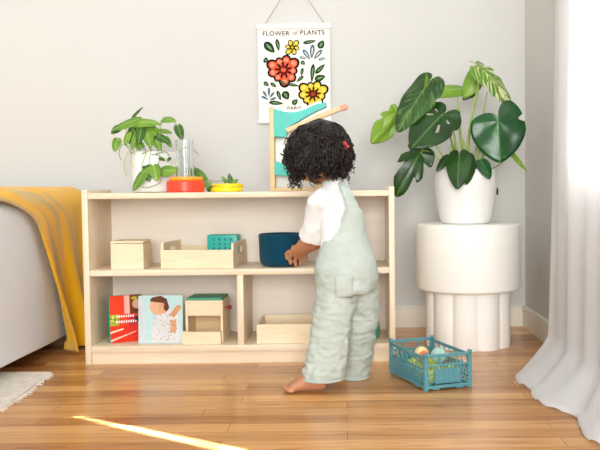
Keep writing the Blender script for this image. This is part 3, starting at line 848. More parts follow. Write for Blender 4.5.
# L1 leftmost curled
leaf(mo, q(394, 118, 3.22), q(377, 134, 3.16), .10, (.35, -.9, .5), M['leafl'], .7, .35, [(60, .35, 9), (-60, .3, 9)], None, wav=.10, seed=1, lobes=1.3)
# L1b stem from pot to leftmost
bm = bmesh.new(); tube(bm, smoothpath([root(-.05, .01), q(425, 128, 3.25), q(405, 116, 3.25), q(394, 118, 3.22)], 8), .003, 8); obj('stalk', bm, M['stem'], mo, smooth=180)
leaf(mo, q(396, 112, 3.2), q(389, 141, 3.17), .06, (.7, -.7, .1), M['leafl'], .5, .5, None, None, wav=.08, seed=6)
# L3 light horizontal
leaf(mo, q(457, 89, 3.28), q(424, 92, 3.2), .085, (0, -.75, .8), M['leafl'], .15, .15, None, [root(.0, .03), q(459, 130, 3.27), q(458, 97, 3.28)], stem_r=.0022, seed=3)
leaf(mo, q(426, 90, 3.17), q(431, 75, 3.14), .035, (1, -.5, .0), M['leafl'], .3, .3, None, None, seed=3)
# L5 lower left
leaf(mo, q(420, 153, 3.14), q(396, 190, 3.08), .125, (-.2, -1, .15), M['leafd'], .35, .25, [(-62, .55, 12), (-25, .35, 8), (40, .45, 10), (85, .4, 9)], [root(-.05, -.03), q(440, 160, 3.16), q(427, 151, 3.15)], stem_r=.0022, wav=.08, seed=5)
# L6 top small behind
leaf(mo, q(480, 72, 3.24), q(463, 96, 3.22), .085, (-.3, -1, .2), M['leafl'], .2, .2, [(-60, .4, 9)], [root(.01, .0), q(468, 140, 3.21), q(476, 95, 3.22), q(479, 78, 3.22)], stem_r=.0036, seed=7)
leaf(mo, q(474, 90, 3.26), q(463, 99, 3.25), .04, (-.3, -1, .1), M['leafd'], .2, .2, None, None, seed=7)
# L7 top right variegated
leaf(mo, q(482, 70, 3.17), q(517, 99, 3.14), .115, (.35, -.85, .65), M['leaft'], .25, .18, [(-62, .4, 8), (-95, .35, 8), (50, .35, 7)], None, seed=8, wav=.03)
bm = bmesh.new(); tube(bm, smoothpath([root(.015, .01), q(470, 130, 3.23), q(478, 90, 3.21), q(482, 70, 3.17)], 8), .0034, 8); obj('stalk', bm, M['stem'], mo, smooth=180)
bm = bmesh.new(); tube(bm, smoothpath([q(482, 70, 3.17), q(477, 64, 3.18), q(469, 61, 3.2)], 8), [.002]*8+[.0012]*9, 6); obj('stalk', bm, M['stemd'], mo, smooth=180)
# L9, L10 small front
leaf(mo, q(459, 156, 3.10), q(457, 186, 3.03), .095, (-.25, -1, .45), M['leafd'], .2, .25, None, [root(-.01, -.05), q(461, 160, 3.14)], seed=9)
leaf(mo, q(469, 158, 3.10), q(470, 183, 3.06), .07, (.5, -1, .3), M['leafd'], .25, .2, None, [root(.0, -.05), q(468, 163, 3.14)], seed=10)
leaf(mo, q(482, 162, 3.12), q(491, 176, 3.08), .055, (.1, -1, .6), M['leafg'], .3, .2, None, [root(.03, -.03), q(480, 166, 3.16)], seed=11)
# left mid small
leaf(mo, q(447, 158, 3.14), q(437, 170, 3.10), .035, (-.1, -1, .3), M['leafd'], .2, .2, None, [root(-.04, -.02), q(451, 160, 3.16)], seed=11)
# L11 slender right
leaf(mo, q(513, 155, 3.2), q(528, 171, 3.2), .022, (.2, -1, .4), M['leafl'], .1, .1, None, [root(.06, .0), q(500, 164, 3.22), q(508, 155, 3.21)], stem_r=.0016, smat=M['stemd'], seed=12)
# unfurling shoots and bundle of stalks
for (dx, dy, px, py, Y) in ((.0, .0, 458, 112, 3.2), (.02, .02, 487, 92, 3.2), (-.01, .01, 452, 122, 3.23), (.03, 0, 480, 120, 3.24), (-.03, -.01, 450, 145, 3.18), (.04, -.02, 478, 145, 3.16), (.01, -.03, 463, 140, 3.15), (-.02, .03, 455, 135, 3.24), (.03, .03, 490, 140, 3.24)):
    bm = bmesh.new(); a = root(dx, dy); b_ = q(px, py, Y); mid_ = (a+b_)/2+Vector((dx*.4, dy*.3, .01))
    tube(bm, smoothpath([a, mid_, b_], 8), [.0042-.0018*i/16 for i in range(17)], 8); obj('stalk', bm, M['stem'], mo, smooth=180)
leaf(mo, q(458, 112, 3.2), q(453, 123, 3.17), .03, (.3, -1, .1), M['leafl'], .3, .4, None, None, seed=2)

# ------------------------------------------------------------------ pothos
PYD = 3.088
pc = Vector((at(155.2, 190, PYD).x, PYD, ZT+.0005))
pt = thing('potted_pothos', pc, 0, 'trailing pothos in white pot on the left end of the shelf top', 'houseplant')
bm = bmesh.new(); Rp = .083; Hp = .150
lathe(bm, [(0, 0), (Rp-.012, 0), (Rp-.004, .003), (Rp-.001, .012), (Rp, .06), (Rp, Hp-.002), (Rp-.002, Hp), (Rp-.006, Hp), (Rp-.007, Hp-.004), (Rp-.007, .1), (0, .1)], pc, 72)
obj('pot', bm, M['pot'], pt, smooth=50)
bm = bmesh.new(); lathe(bm, [(0, .101), (Rp-.008, .101), (Rp-.008, Hp-.012), (.03, Hp-.006), (0, Hp-.004)], pc, 32); obj('potting_soil', bm, M['soil'], pt, smooth=60)
def pq(px, py, Y=3.0): return at(px, py, Y+.035)
PR = lambda dx=0, dy=0: pc+Vector((dx, dy, Hp-.01))
LV = [ # base, tip, width, face, mat
 ((136.5, 120, 3.02), (110, 127, 2.99), .050, (-.1, -.75, .7), 'pothl'), ((136, 122, 3.02), (159.5, 120, 3.0), .052, (.1, -.7, .75), 'pothl'),
 ((133, 117, 3.06), (142, 106, 3.05), .012, (-.5, -1, 0), 'pothd'), ((119, 127, 3.02), (111, 133, 3.0), .03, (0, -1, .3), 'pothd'),
 ((117, 140, 3.0), (114, 151, 2.98), .034, (0, -1, .2), 'pothl'), ((133, 128, 3.02), (128, 143, 2.99), .042, (-.3, -1, .3), 'pothd'),
 ((141, 130, 3.0), (138, 143, 2.97), .036, (.1, -1, .2), 'pothd'), ((150, 128, 3.02), (160, 140, 2.99), .045, (.1, -1, .6), 'pothl'),
 ((147, 133, 3.0), (150, 146, 2.96), .040, (-.1, -1, .4), 'pothl'), ((160, 130, 3.03), (172, 131, 3.01), .030, (.1, -.7, .9), 'pothl'),
 ((158, 136, 3.0), (169, 141, 2.97), .034, (.2, -1, .6), 'pothd'), ((156, 140, 2.99), (160, 148, 2.95), .034, (.1, -1, .5), 'pothl'),
 ((143, 126, 3.04), (151, 129, 3.0), .04, (0, -.8, .8), 'pothl'), ((128, 134, 3.0), (124, 145, 2.98), .030, (-.4, -1, .2), 'pothl'),
 ((164, 119, 3.03), (175, 119, 3.0), .032, (0, -.8, .6), 'pothl'), ((178, 127, 3.0), (182, 139, 2.98), .034, (.2, -1, .2), 'pothd'),
 ((143, 174, 2.95), (131, 190, 2.93), .040, (-.4, -1, .2), 'pothl'), ((150, 167, 2.96), (139, 175, 2.94), .036, (-.2, -1, .5), 'pothl'),
 ((154, 167, 2.95), (157, 180, 2.93), .044, (.2, -1, .3), 'pothl'), ((163, 171, 2.96), (177, 169, 2.94), .042, (.1, -1, .35), 'pothl'),
 ((146, 168, 2.96), (148, 181, 2.94), .036, (-.1, -1, .3), 'pothd'), ((203, 180, 3.12), (194, 167, 3.12), .040, (.1, -1, .2), 'pothl'),
 ((170, 158, 2.97), (167, 161, 2.96), .012, (.1, -1, .5), 'pothd'), ((160, 158, 2.96), (165, 160, 2.95), .014, (.1, -1, .5), 'pothd'),
 ((231, 183, 3.10), (229, 173, 3.10), .022, (.2, -1, .2), 'pothd'), ((232, 184, 3.10), (238, 179, 3.10), .020, (.2, -1, .2), 'pothl'), ((226, 182, 3.11), (222, 176, 3.10), .014, (.2, -1, .2), 'pothl'),
 ((206, 186, 2.98), (211, 181, 2.98), .022, (-.2, -1, .4), 'pothl'), ((208, 190, 2.98), (212, 186, 2.97), .018, (.2, -1, .4), 'pothd'),
 ((141, 147, 2.98), (136, 139, 3.0), .03, (0, -1, .3), 'pothl'), ((166, 138, 3.0), (171, 146, 2.97), .024, (.4, -1, .3), 'pothl'),
 ((136, 136, 3.0), (131, 149, 2.97), .028, (0, -1, .2), 'pothl'),
]
for i, (b0, t0, w_, fc, mt) in enumerate(LV):
    bb, tt = pq(*b0), pq(*t0)
    leaf(pt, bb, tt, w_, fc, M[mt], .2, .22, None, None, n=40, seed=i, lobes=1.0)
vines = [[PR(-.02), pq(134, 132, 3.03), pq(136.5, 120, 3.02)], [PR(.0), pq(138, 130), pq(136, 122, 3.02)], [PR(-.03), pq(129, 125, 3.03), pq(133, 117, 3.06)],
 [PR(-.05, -.02), pq(126, 130), pq(119, 127, 3.02)], [PR(-.05, -.04), pq(124, 142, 2.99), pq(117, 140, 3.0)], [PR(-.04, -.03), pq(136, 136), pq(133, 128, 3.02)],
 [PR(.02, -.02), pq(158, 130, 3.02), pq(164, 119, 3.03)], [PR(.03, -.02), pq(161, 125, 3.02), pq(170, 117, 3.02), pq(178, 127, 3.0)], [PR(0, -.03), pq(146, 138), pq(150, 128, 3.02)],
 [PR(.02, -.04), pq(158, 142), pq(158, 136, 3.0)], [PR(.03), pq(160, 138), pq(160, 130, 3.03)],
 [PR(-.03, -.075), pq(150, 152, 2.955), pq(149, 162, 2.95), pq(154, 167, 2.95)], [PR(-.03, -.078), pq(146, 152, 2.955), pq(142, 165, 2.95), pq(143, 174, 2.95)],
 [PR(.0, -.078), pq(160, 156, 2.955), pq(158, 166, 2.95), pq(163, 171, 2.96)], [PR(.02, -.078), pq(166, 152, 2.955), pq(170, 158, 2.97)],
 [pq(163, 171, 2.96), pq(160, 182, 2.95), pq(150, 187, 2.94), pq(140, 187, 2.93)], [PR(-.075, -.02), pq(128, 152, 2.98), pq(124, 165, 2.97), pq(127, 176, 2.96)],
 [PR(-.07, -.03), pq(124, 144, 2.98), pq(119, 152, 2.98), pq(121, 160, 2.98)], [PR(-.06, -.05), pq(133, 152, 2.97), pq(131, 162, 2.96), pq(134, 168, 2.96)],
 [PR(.075, .0), pq(182, 149, 3.05), pq(190, 147, 3.1), pq(199, 155, 3.1)], [PR(.075, .05), pq(190, 160, 3.12), pq(200, 176, 3.12), pq(206, 184, 3.08)],
 [pq(200, 176, 3.12), pq(212, 181, 3.11), pq(224, 181, 3.11), pq(231, 183, 3.10)], [pq(206, 184, 3.08), pq(206, 187, 3.02), pq(208, 189.3, 2.98)]]
for vp in vines:
    bm = bmesh.new(); tube(bm, smoothpath(vp, 7), .0014, 6); obj('vine', bm, M['stemd'] if random.random() < .5 else M['stem'], pt, smooth=180)

# ------------------------------------------------------------------ crate with balls
FL_, FR_, BL_ = fl(425, 392), fl(473.3, 388), fl(388, 374)
ang = R_(20); W_, L_, H_ = .159, .272, .111
cr = thing('plastic_crate', FL_, ang, 'teal plastic lattice crate holding balls on the wood floor', 'crate')
T = .005
def panel(length, h, th, end):
    """panel in XZ plane from x=0..length, y 0..th"""
    bm = bmesh.new(); B = lambda x0, x1, z0, z1, y0=0, y1=th: box(bm, x0, x1, y0, y1, z0, z1, .0008, seg=1)
    B(0, length, h-.009, h, -.001, th+.001); B(0, length, .006, .016); B(0, .012, .0, h, -.001, th+.001); B(length-.012, length, 0, h, -.001, th+.001)
    B(length*.25-.012, length*.25+.012, .002, .008); B(length*.75-.012, length*.75+.012, .002, .008)
    if end:
        hz = h*.70
        B(.012, length-.012, hz-.004, hz+.003)
        B(length*.24, length*.76, .02, hz-.012, .0015, th-.001)         # plain field
        B(length*.24-.003, length*.24, .016, hz-.004); B(length*.76, length*.76+.003, .016, hz-.004)
        for k in range(3):
            xx = length*.38+k*length*.12; B(xx, xx+.0015, .02, hz-.012, 0, .003)
        for s in (0, 1):
            x0, x1 = ((.012, length*.24-.003) if s == 0 else (length*.76+.003, length-.012))
            for k in range(4):
                z0 = .018+k*.0125
                orient_box(bm, Vector((x0, th/2, z0 if s == 0 else z0+.012)), Vector((x1, th/2, z0+.012 if s == 0 else z0)), .003, .0035, Vector((0, 0, 1)))
        B(length*.30, length*.34, hz, h-.009); B(length*.66, length*.70, hz, h-.009)
        for k in range(7):
            xx = length*.26+k*length*.075; B(xx, xx+.004, hz-.012, hz-.002)
    else:
        hz = h*.62
        B(.012, length-.012, hz-.003, hz+.003); nk = 13
        for k in range(nk+1):
            xx = .012+(length-.024)*k/nk
            if k < nk:
                x2 = .012+(length-.024)*(k+1)/nk
                orient_box(bm, Vector((xx, th/2, .016)), Vector((x2, th/2, hz)), .003, .003); orient_box(bm, Vector((x2, th/2, .016)), Vector((xx, th/2, hz)), .003, .003)
                if k % 2 == 0: orient_box(bm, Vector((xx, th/2, hz)), Vector((x2, th/2, h-.009)), .003, .003)
        B(.03, length-.03, .037, .041)
    return bm
o = obj('end_panel', panel(W_, H_, T, True), M['crate'], cr, True)
o2 = o.copy(); C.objects.link(o2); o2.parent = cr; o2.location = (0, L_-T, 0)
bmp = panel(L_, H_-.006, T, False); bmp.transform(Matrix.Rotation(PI/2, 4, 'Z')); bmp.transform(Matrix.Translation((T, 0, 0)))
o = obj('side_panel', bmp, M['crate'], cr, True)
o2 = o.copy(); C.objects.link(o2); o2.parent = cr; o2.location = (W_-T, 0, 0)
bm = bmesh.new()
for k in range(12): box(bm, T, W_-T, .006+k*(L_-.014)/11.6, .006+k*(L_-.014)/11.6+.010, .006, .010)
for k in range(6): box(bm, .008+k*.027, .014+k*.027, T, L_-T, .0055, .0095)
obj('bottom_panel', bm, M['crate'], cr, True)
for x_ in (-.002, W_-.010):
    for y_ in (-.002, L_-.010): obj('corner_peg', bx(x_, x_+.012, y_, y_+.012, H_-.004, H_+.006, .002), M['crate'], cr, True)
def ball(name, lx, ly, z, r_, mats, label, group=None, split=False):
    bm = bmesh.new(); ellipsoid(bm, (0, 0, 0), r_, seg=32)
    if split:
        for f in bm.faces:
            c_ = f.calc_center_median().normalized()
            f.material_index = 1 if c_.dot(Vector((.25, -.93, -.1)).normalized()) > .74 else 0
    o = obj(name, bm, mats, smooth=180); w_ = Matrix.Rotation(ang, 3, 'Z') @ Vector((lx, ly, 0)) + FL_
    o.location = (w_.x, w_.y, z); return tag(o, label, 'ball', group)
yg = plain('ball_yellow_green', 'c6d243', .6, .05); mint = plain('ball_mint', 'a9cfc0', .6, .03); crm = plain('ball_cream', 'e9d79a', .6, .04); org = plain('ball_orange', 'e9743c', .6, .04)
G = 'yellow green balls in the bottom of the crate'; lb = 'yellow green ball under the top balls in the teal crate'
for (lx, ly) in ((.035, .045), (.085, .04), (.125, .075), (.04, .1), (.09, .098), (.05, .155), (.105, .15), (.055, .21), (.11, .205)):
    ball('play_ball', lx, ly, .0105+.0235, .0233, yg, lb, G)
def inv_local(p):
    v = Matrix.Rotation(-ang, 3, 'Z') @ (p-FL_); return v
a = inv_local(at(421.3, 350.5, 2.60)); ball('play_ball', a.x, a.y, .088, .0235, [crm, org], 'cream and orange ball on top in the teal crate', None, True); 
a = inv_local(at(438.5, 351.5, 2.58)); ball('play_ball', a.x, a.y, .086, .0255, mint, 'pale mint ball on top in the teal crate')

# ------------------------------------------------------------------ toddler
def tp(px, py, Y): return at(px, py, Y)
kid = thing('person', (tp(340, 270, 2.58).x, 2.58, 0), 0, 'toddler with curly dark hair in white shirt and pale green overalls, reaching for the shelf', 'person')
Fd = Vector((-.84, .54, 0)); Ld = Vector((-.54, -.84, 0)); UP = Vector((0, 0, 1))
NB = tp(334, 189, 2.64)      # neck base
HC = tp(318.5, 155, 2.665)   # head centre
hd = (Fd*.80-UP*.60).normalized()          # gaze
hs = hd.cross(UP).normalized(); hu = hs.cross(hd).normalized()
HR = Matrix((hs, hd, hu)).transposed()
LS = NB+Ld*.070-UP*.035+Fd*.005; RS = NB-Ld*.070-UP*.035+Fd*.01
hip = tp(346, 276, 2.585)
bm = bmesh.new()
# head
ellipsoid(bm, HC, (.068, .078, .080), HR, 32)
ellipsoid(bm, HC+hd*.028-hu*.034, (.050, .046, .042), HR, 24)       # cheeks / jaw
ellipsoid(bm, HC+hd*.050-hu*.062, (.020, .018, .016), HR, 16)        # chin
ellipsoid(bm, HC+hd*.080-hu*.022, (.0085, .012, .010), HR, 14)       # nose
for s in (-1, 1):
    ellipsoid(bm, HC+hs*.069*s-hu*.016-hd*.006, (.008, .014, .021), HR, 16)   # ears
    ellipsoid(bm, HC+hs*.030*s+hd*.060-hu*.034, (.022, .020, .020), HR, 14)   # cheeks
ellipsoid(bm, HC+hd*.072-hu*.045, (.017, .008, .006), HR, 14)        # lips
tube(bm, [NB-UP*.03, NB+UP*.01, HC-hu*.045-hd*.015], [.036, .031, .033], 20)
# torso inside clothes
loft(bm, [(hip-UP*.03, Ld*.05, Fd*.05), (hip+UP*.05, Ld*.062, Fd*.06), (hip.lerp(NB, .5), Ld*.062, Fd*.052), (NB-UP*.045, Ld*.064, Fd*.042), (NB, Ld*.034, Fd*.03)])
# left arm and hand
EL = tp(324, 234, 2.70); WR = tp(302.5, 247.5, 2.815)
HCt = tp(295.5, 252.5, 2.868)
tube(bm, smoothpath([LS, LS.lerp(EL, .5)+Vector((0, -.004, 0)), EL, EL.lerp(WR, .5)-UP*.002, WR, WR.lerp(HCt, .35)], 5), [.036]*5+[.034]*5+[.031]*5+[.029]*5+[.0225]*5+[.020], 18)
hdir = (HCt-WR).normalized(); hacross = Vector((-.25, -.55, -.8)); 
hacross = (hacross-hdir*hacross.dot(hdir)).normalized(); hn = hdir.cross(hacross).normalized()
if hn.z < 0: hn = -hn
# palm : wide along 'across' ; back of the hand faces the camera side
ac = Vector((.62, 0, .0)) + UP*.0
ac = (tp(304, 257, 2.855)-tp(289, 249, 2.875)); ac = (ac-hdir*ac.dot(hdir)).normalized()
pn = hdir.cross(ac).normalized()
if pn.y > 0: pn = -pn
rotp = Matrix((ac, hdir, pn)).transposed()
PCn = WR.lerp(HCt, .72)
ellipsoid(bm, PCn, (.0265, .029, .0155), rotp, 20)
ellipsoid(bm, WR.lerp(HCt, .25), (.018, .022, .015), rotp, 18)
def finger(base, mid, end, r0, r1):
    tube(bm, smoothpath([base, mid, end], 6), [r0+(r1-r0)*i/12 for i in range(13)], 10); ellipsoid(bm, end, r1*1.02, seg=10); ellipsoid(bm, mid, r0*.98, seg=10)
tips = [((290, 251), (286.3, 254), (287.0, 258.5)), ((292.5, 253), (290, 258), (290.6, 263)), ((297, 254.5), (295.2, 260), (295.8, 265)), ((301.3, 254.5), (300.6, 259.5), (300.6, 264))]
for i, (a_, b_, c_) in enumerate(tips):
    finger(tp(*a_, 2.868), tp(*b_, 2.884), tp(*c_, 2.889), .0078 if i else .0070, .0066 if i else .0056)
finger(tp(302, 250, 2.872), tp(306, 254, 2.895), tp(306.5, 259.5, 2.900), .0074, .0062)   # thumb
# right arm, folded in front of the chest
ER = tp(344, 236, 2.735); WRr = tp(335, 256, 2.71)
tube(bm, smoothpath([RS, RS.lerp(ER, .5), ER, ER.lerp(WRr, .6), WRr], 5), [.033]*5+[.031]*5+[.027]*5+[.023]*5+[.019], 16)
ellipsoid(bm, WRr+Vector((-.012, 0, -.012)), (.018, .014, .024), None, 16)
for k in range(4):
    b0 = WRr+Vector((-.018+.009*k, .006, -.028)); finger(b0, b0+Vector((0, .004, -.016)), b0+Vector((0, -.004, -.028)), .006, .005)
finger(WRr+Vector((-.028, 0, -.010)), WRr+Vector((-.036, 0, -.022)), WRr+Vector((-.036, 0, -.034)), .0068, .0055)
# legs
AN1 = tp(318, 381, 2.49); AN2 = tp(356, 374, 2.665)
for an, hp, kn in ((AN1, hip+Ld*.045-UP*.03, tp(328, 330, 2.515)), (AN2, hip-Ld*.045-UP*.03, tp(354, 326, 2.64))):
    tube(bm, smoothpath([hp, kn, Vector((an.x, an.y, .045))], 6), [.040]*6+[.030]*6+[.022], 18)
# feet
def foot(heel, toe, sgn, hz=1.0):
    d = (toe-heel); Lf = d.length; d.normalize(); s = Vector((-d.y, d.x, 0))
    UZ = UP*hz
    def P_(t, o_, z): return heel+d*(Lf*t)+s*o_*1.1+UZ*z
    loft(bm, [(P_(-.02, 0, .020), s*.010, UZ*.010), (P_(.04, 0, .023), s*.020, UZ*.021), (P_(.2, 0, .030), s*.024, UZ*.029), (P_(.42, .0, .026), s*.025, UZ*.025),
              (P_(.62, .0, .019), s*.029, UZ*.018), (P_(.78, 0, .014), s*.030, UZ*.013), (P_(.88, 0, .011), s*.024, UZ*.0095)], 20)
    for k, (o_, t, r0) in enumerate([(.0185, .93, .0098), (.006, .94, .0076), (-.005, .92, .0072), (-.0145, .89, .0068), (-.0225, .85, .0064)]):
        ellipsoid(bm, P_(t, o_*sgn, r0+.0005), (.013, r0, r0), Matrix((d, s, UP)).transposed(), 12)
    tube(bm, [P_(.2, 0, .03), P_(.2, 0, .075)], [.026, .025], 14)
h1 = fl(326, 390.5); t1 = fl(284.5, 392); foot(Vector((h1.x, h1.y, 0)), Vector((t1.x, t1.y, 0)), -1, 1.25)
h2 = fl(366, 377); t2 = fl(337, 379.5); foot(Vector((h2.x, h2.y, 0)), Vector((t2.x, t2.y, 0)), 1)
body = obj('body', bm, M['skin'], kid)
remesh(body, .0022, 3, .5)
# face details
bm = bmesh.new()
for s in (-1, 1): ellipsoid(bm, HC+hs*.028*s+hd*.0715-hu*.006, (.010, .004, .0055), HR, 16)
obj('eyes', bm, plain('eye_dark', '201410', .2), kid, smooth=180)

# shirt
def band(px0, px1, py, Y, dep=1.0, fw=None):
    """horizontal ring spanning px0..px1 in the picture at depth Y"""
    a, b_ = tp(px0, py, Y), tp(px1, py, Y); c_ = (a+b_)/2; w_ = (b_-a).length/2
    # ellipse aligned to body: Ld and Fd half axes so that x-extent equals w_
    al = w_/math.hypot(Ld.x, Fd.x*dep)
    return (c_, Ld*al, Fd*al*dep)
bm = bmesh.new()
loft(bm, [band(320, 372, 268, 2.59, .9), band(321, 366, 245, 2.60, .85), band(321, 360, 225, 2.615, .8), band(318, 357.5, 207, 2.63, .72), band(318, 353, 195, 2.638, .66), band(322, 348, 186, 2.642, .7), band(324, 346, 180, 2.645, .85), band(327, 343, 175, 2.65, .9)])
# sleeve left
CU = tp(314.5, 237, 2.665)
axd = (CU-LS).normalized(); sa = Vector((1, 0, .10)); sa = (sa-axd*sa.dot(axd)).normalized(); sb = axd.cross(sa)
ellipsoid(bm, LS+Vector((.006, 0, -.003)), (.040, .040, .036), None, 24)
loft(bm, [(LS-axd*.03+Vector((.01, 0, 0)), sa*.030, sb*.030), (LS, sa*.042, sb*.038), (LS.lerp(CU, .4), sa*.043, sb*.040), (LS.lerp(CU, .75), sa*.044, sb*.043), (CU, sa*.052, sb*.046)], 28)
CR = tp(346, 222, 2.72); axr = (CR-RS).normalized(); ra = axr.cross(UP).normalized(); rb = axr.cross(ra)
loft(bm, [(RS-axr*.02, ra*.03, rb*.03), (RS, ra*.038, rb*.036), (CR, ra*.041, rb*.041)], 24)
shirt = obj('shirt', bm, M['shirt'], kid); remesh(shirt, .004, 5, .5)
# open the left cuff: carve the sleeve end
cb = bmesh.new(); c0 = CU-axd*.028; loft(cb, [(c0, sa*.042, sb*.037), (CU+axd*.03, sa*.049, sb*.043)], 28)
cb.transform(wm(kid).inverted()); cut(shirt, cb)
shirt.data.materials.clear(); shirt.data.materials.append(M['shirt'])
for p in shirt.data.polygons: p.use_smooth = True; p.material_index = 0
kl = kid.location.copy()
def crumple(o, amp, fr, stretch=(1, 1, 1), zr=None):
    me = o.data; nn = [v.normal.copy() for v in me.vertices]
    for v, n_ in zip(me.vertices, nn):
        w_ = v.co+kl; pz = Vector((w_.x*stretch[0], w_.y*stretch[1], w_.z*stretch[2]))
        r1 = 1-abs(noise.noise(pz*fr))*2; r2 = noise.noise(pz*fr*2.3+Vector((5, 2, 1)))
        a_ = amp*(1 if zr is None else zr(w_.z)); v.co += n_*a_*(r1*.7+r2*.35-.4)
crumple(shirt, .006, 15, (1.2, 1.2, .7))

# overalls
bm = bmesh.new()
loft(bm, [band(317, 377, 292, 2.58, .82), band(315.5, 379, 280, 2.582, .8), band(314.5, 377.5, 266, 2.586, .82), band(318, 373, 252, 2.59, .86), band(322.5, 369.5, 241, 2.595, .86), band(329, 366.5, 230, 2.60, .86), (band(335.5, 364.5, 218, 2.598, .92)), band(340, 362.5, 210, 2.60, .95)], 36)
# back panel narrowing into the strap that runs over the shoulder
def bar(pxs, th=.012):
    P = [tp(a, b_, c_) for a, b_, c_, _ in pxs]; W2 = [d for *_, d in pxs]
    Pn = smoothpath(P, 6); ws = []
    for i in range(len(W2)-1): ws += [W2[i]+(W2[i+1]-W2[i])*k/6 for k in range(6)]
    ws.append(W2[-1]); secs = []
    for i, p in enumerate(Pn):
        t_ = (Pn[min(i+1, len(Pn)-1)]-Pn[max(i-1, 0)]).normalized()
        c2 = NB.lerp(hip, .35); out_ = (p-Vector((NB.x+.0, NB.y+.0, p.z-.03))); s_ = t_.cross(out_).normalized(); o_ = s_.cross(t_)
        secs.append((p, s_*ws[i], o_*th*.5))
    loft(bm, secs, 16)
bar([(352.5, 224, 2.560, .036), (353.5, 211, 2.572, .030), (349.5, 198, 2.588, .024), (344, 187.5, 2.606, .020), (338, 180, 2.630, .017), (331, 179, 2.672, .016), (326, 190, 2.70, .015)], .014)
LH1 = tp(324.5, 383, 2.495); 
loft(bm, [band(318, 365, 280, 2.565, .9), band(315, 358, 300, 2.545, .9), band(311, 352.5, 320, 2.53, .9), band(308, 349.5, 340, 2.52, .9), band(305.5, 347.5, 360, 2.505, .9), (band(303.5, 345, 370, 2.497, .9)), (band(303, 344.5, 378.5, 2.495, .9))], 32)
loft(bm, [band(332, 378, 280, 2.60, .9), band(340, 379, 300, 2.615, .9), band(342, 377.5, 320, 2.63, .9), band(342, 375.5, 340, 2.645, .9), band(341.5, 372.5, 360, 2.655, .9), (band(340.5, 368.5, 378, 2.66, .9))], 32)
ov = obj('overalls', bm, M['overall'], kid); remesh(ov, .0042, 6, .5)
crumple(ov, .0052, 12, (1.0, 1.0, 1.7), lambda z: .5+1.1*max(0, min(1, (.42-z)/.2)))
crumple(ov, .0042, 26, (1.0, 1.0, 1.9), lambda z: .4+1.2*max(0, min(1, (.40-z)/.2)))
# pocket patch, buttons
bm = bmesh.new()
hemr = []
# hem rolls
for (bd) in (band(302.6, 344.9, 377.5, 2.495, .9), band(340, 368.8, 376.5, 2.66, .9)):
    c_, ax, ay = bd; pts = [c_+ax*1.0*math.cos(2*PI*k/40)+ay*1.0*math.sin(2*PI*k/40) for k in range(41)]
    tube(bm, pts, .0035, 8, cap=False)
obj('hem', bm, M['overall'], ov, smooth=180)

# back pocket and strap buttons
dg = bpy.context.evaluated_depsgraph_get(); 
def surf_patch(bm, cpx, cpy, w_, h_, off, target, nx=8, nz=8, taper=0):
    me = target.data; bvh = BVHTree.FromPolygons([wm(target) @ v.co for v in me.vertices], [p.vertices[:] for p in me.polygons])
    g = []
    for j in range(nz+1):
        row = []
        for i in range(nx+1):
            px = cpx+(i/nx-.5)*w_*(1-taper*(1-j/nz)); py = cpy-(j/nz-.5)*h_
            d = ray(px, py).normalized(); hit = bvh.ray_cast(CO, d)
            p = hit[0]-d*off if hit[0] else tp(px, py, 2.55)
            row.append(bm.verts.new(p))
        g.append(row)
    for j in range(nz):
        for i in range(nx): bm.faces.new((g[j][i], g[j][i+1], g[j+1][i+1], g[j+1][i]))
    bmesh.ops.recalc_face_normals(bm, faces=bm.faces)
bm = bmesh.new(); surf_patch(bm, 344, 287, 19, 22, .0004, ov, taper=.1)
o = obj('back_pocket', bm, M['overall'], ov, smooth=180); solid(o, .0018)

# hair
bm = bmesh.new()
ellipsoid(bm, HC-hd*.016+hu*.014, (.094, .092, .088), HR, 40)
ellipsoid(bm, HC-hd*.050-hu*.034, (.060, .045, .045), HR, 32)
ellipsoid(bm, HC-hd*.040-hu*.010, (.080, .062, .078), HR, 32)
for v in bm.verts:
    v.co += (v.co-HC).normalized()*.010*noise.noise(v.co*40)
rh = random.Random(11)
cen = HC
ncurl = 0
while ncurl < 2000:
    d = Vector((rh.gauss(0, 1), rh.gauss(0, 1), rh.gauss(0, 1))).normalized()
    f_, u_, s_ = d.dot(hd), d.dot(hu), d.dot(hs)
    if f_ > .70 and u_ < .30: continue
    if u_ < -.80: continue
    if f_ > .35 and u_ < -.45: continue
    st_ = cen + HR @ Vector((s_*.086, f_*.084-.010, u_*.084+.008))
    st_ += d*.016*noise.noise(d*3.1+Vector((3, 1, 2)))
    Lc = rh.uniform(.018, .042); rad = rh.uniform(.005, .0115); rq = rh.uniform(.0018, .0032); turns = rh.uniform(1.4, 2.8); ph = rh.uniform(0, 6.28)
    dirn = (d+Vector((rh.uniform(-.4, .4), rh.uniform(-.4, .4), rh.uniform(-.5, .2)))).normalized(); a1 = dirn.orthogonal().normalized(); a2 = dirn.cross(a1)
    pts = []
    for k in range(17):
        t = k/16; p = st_+dirn*(Lc*t*(1-.25*t))-UP*(.022*t*t)+a1*(rad*math.cos(ph+turns*6.28*t))+a2*(rad*math.sin(ph+turns*6.28*t)); pts.append(p)
    tube(bm, pts, [rq*(1-.5*(k/16)**2) for k in range(17)], 5, cap=False); ncurl += 1
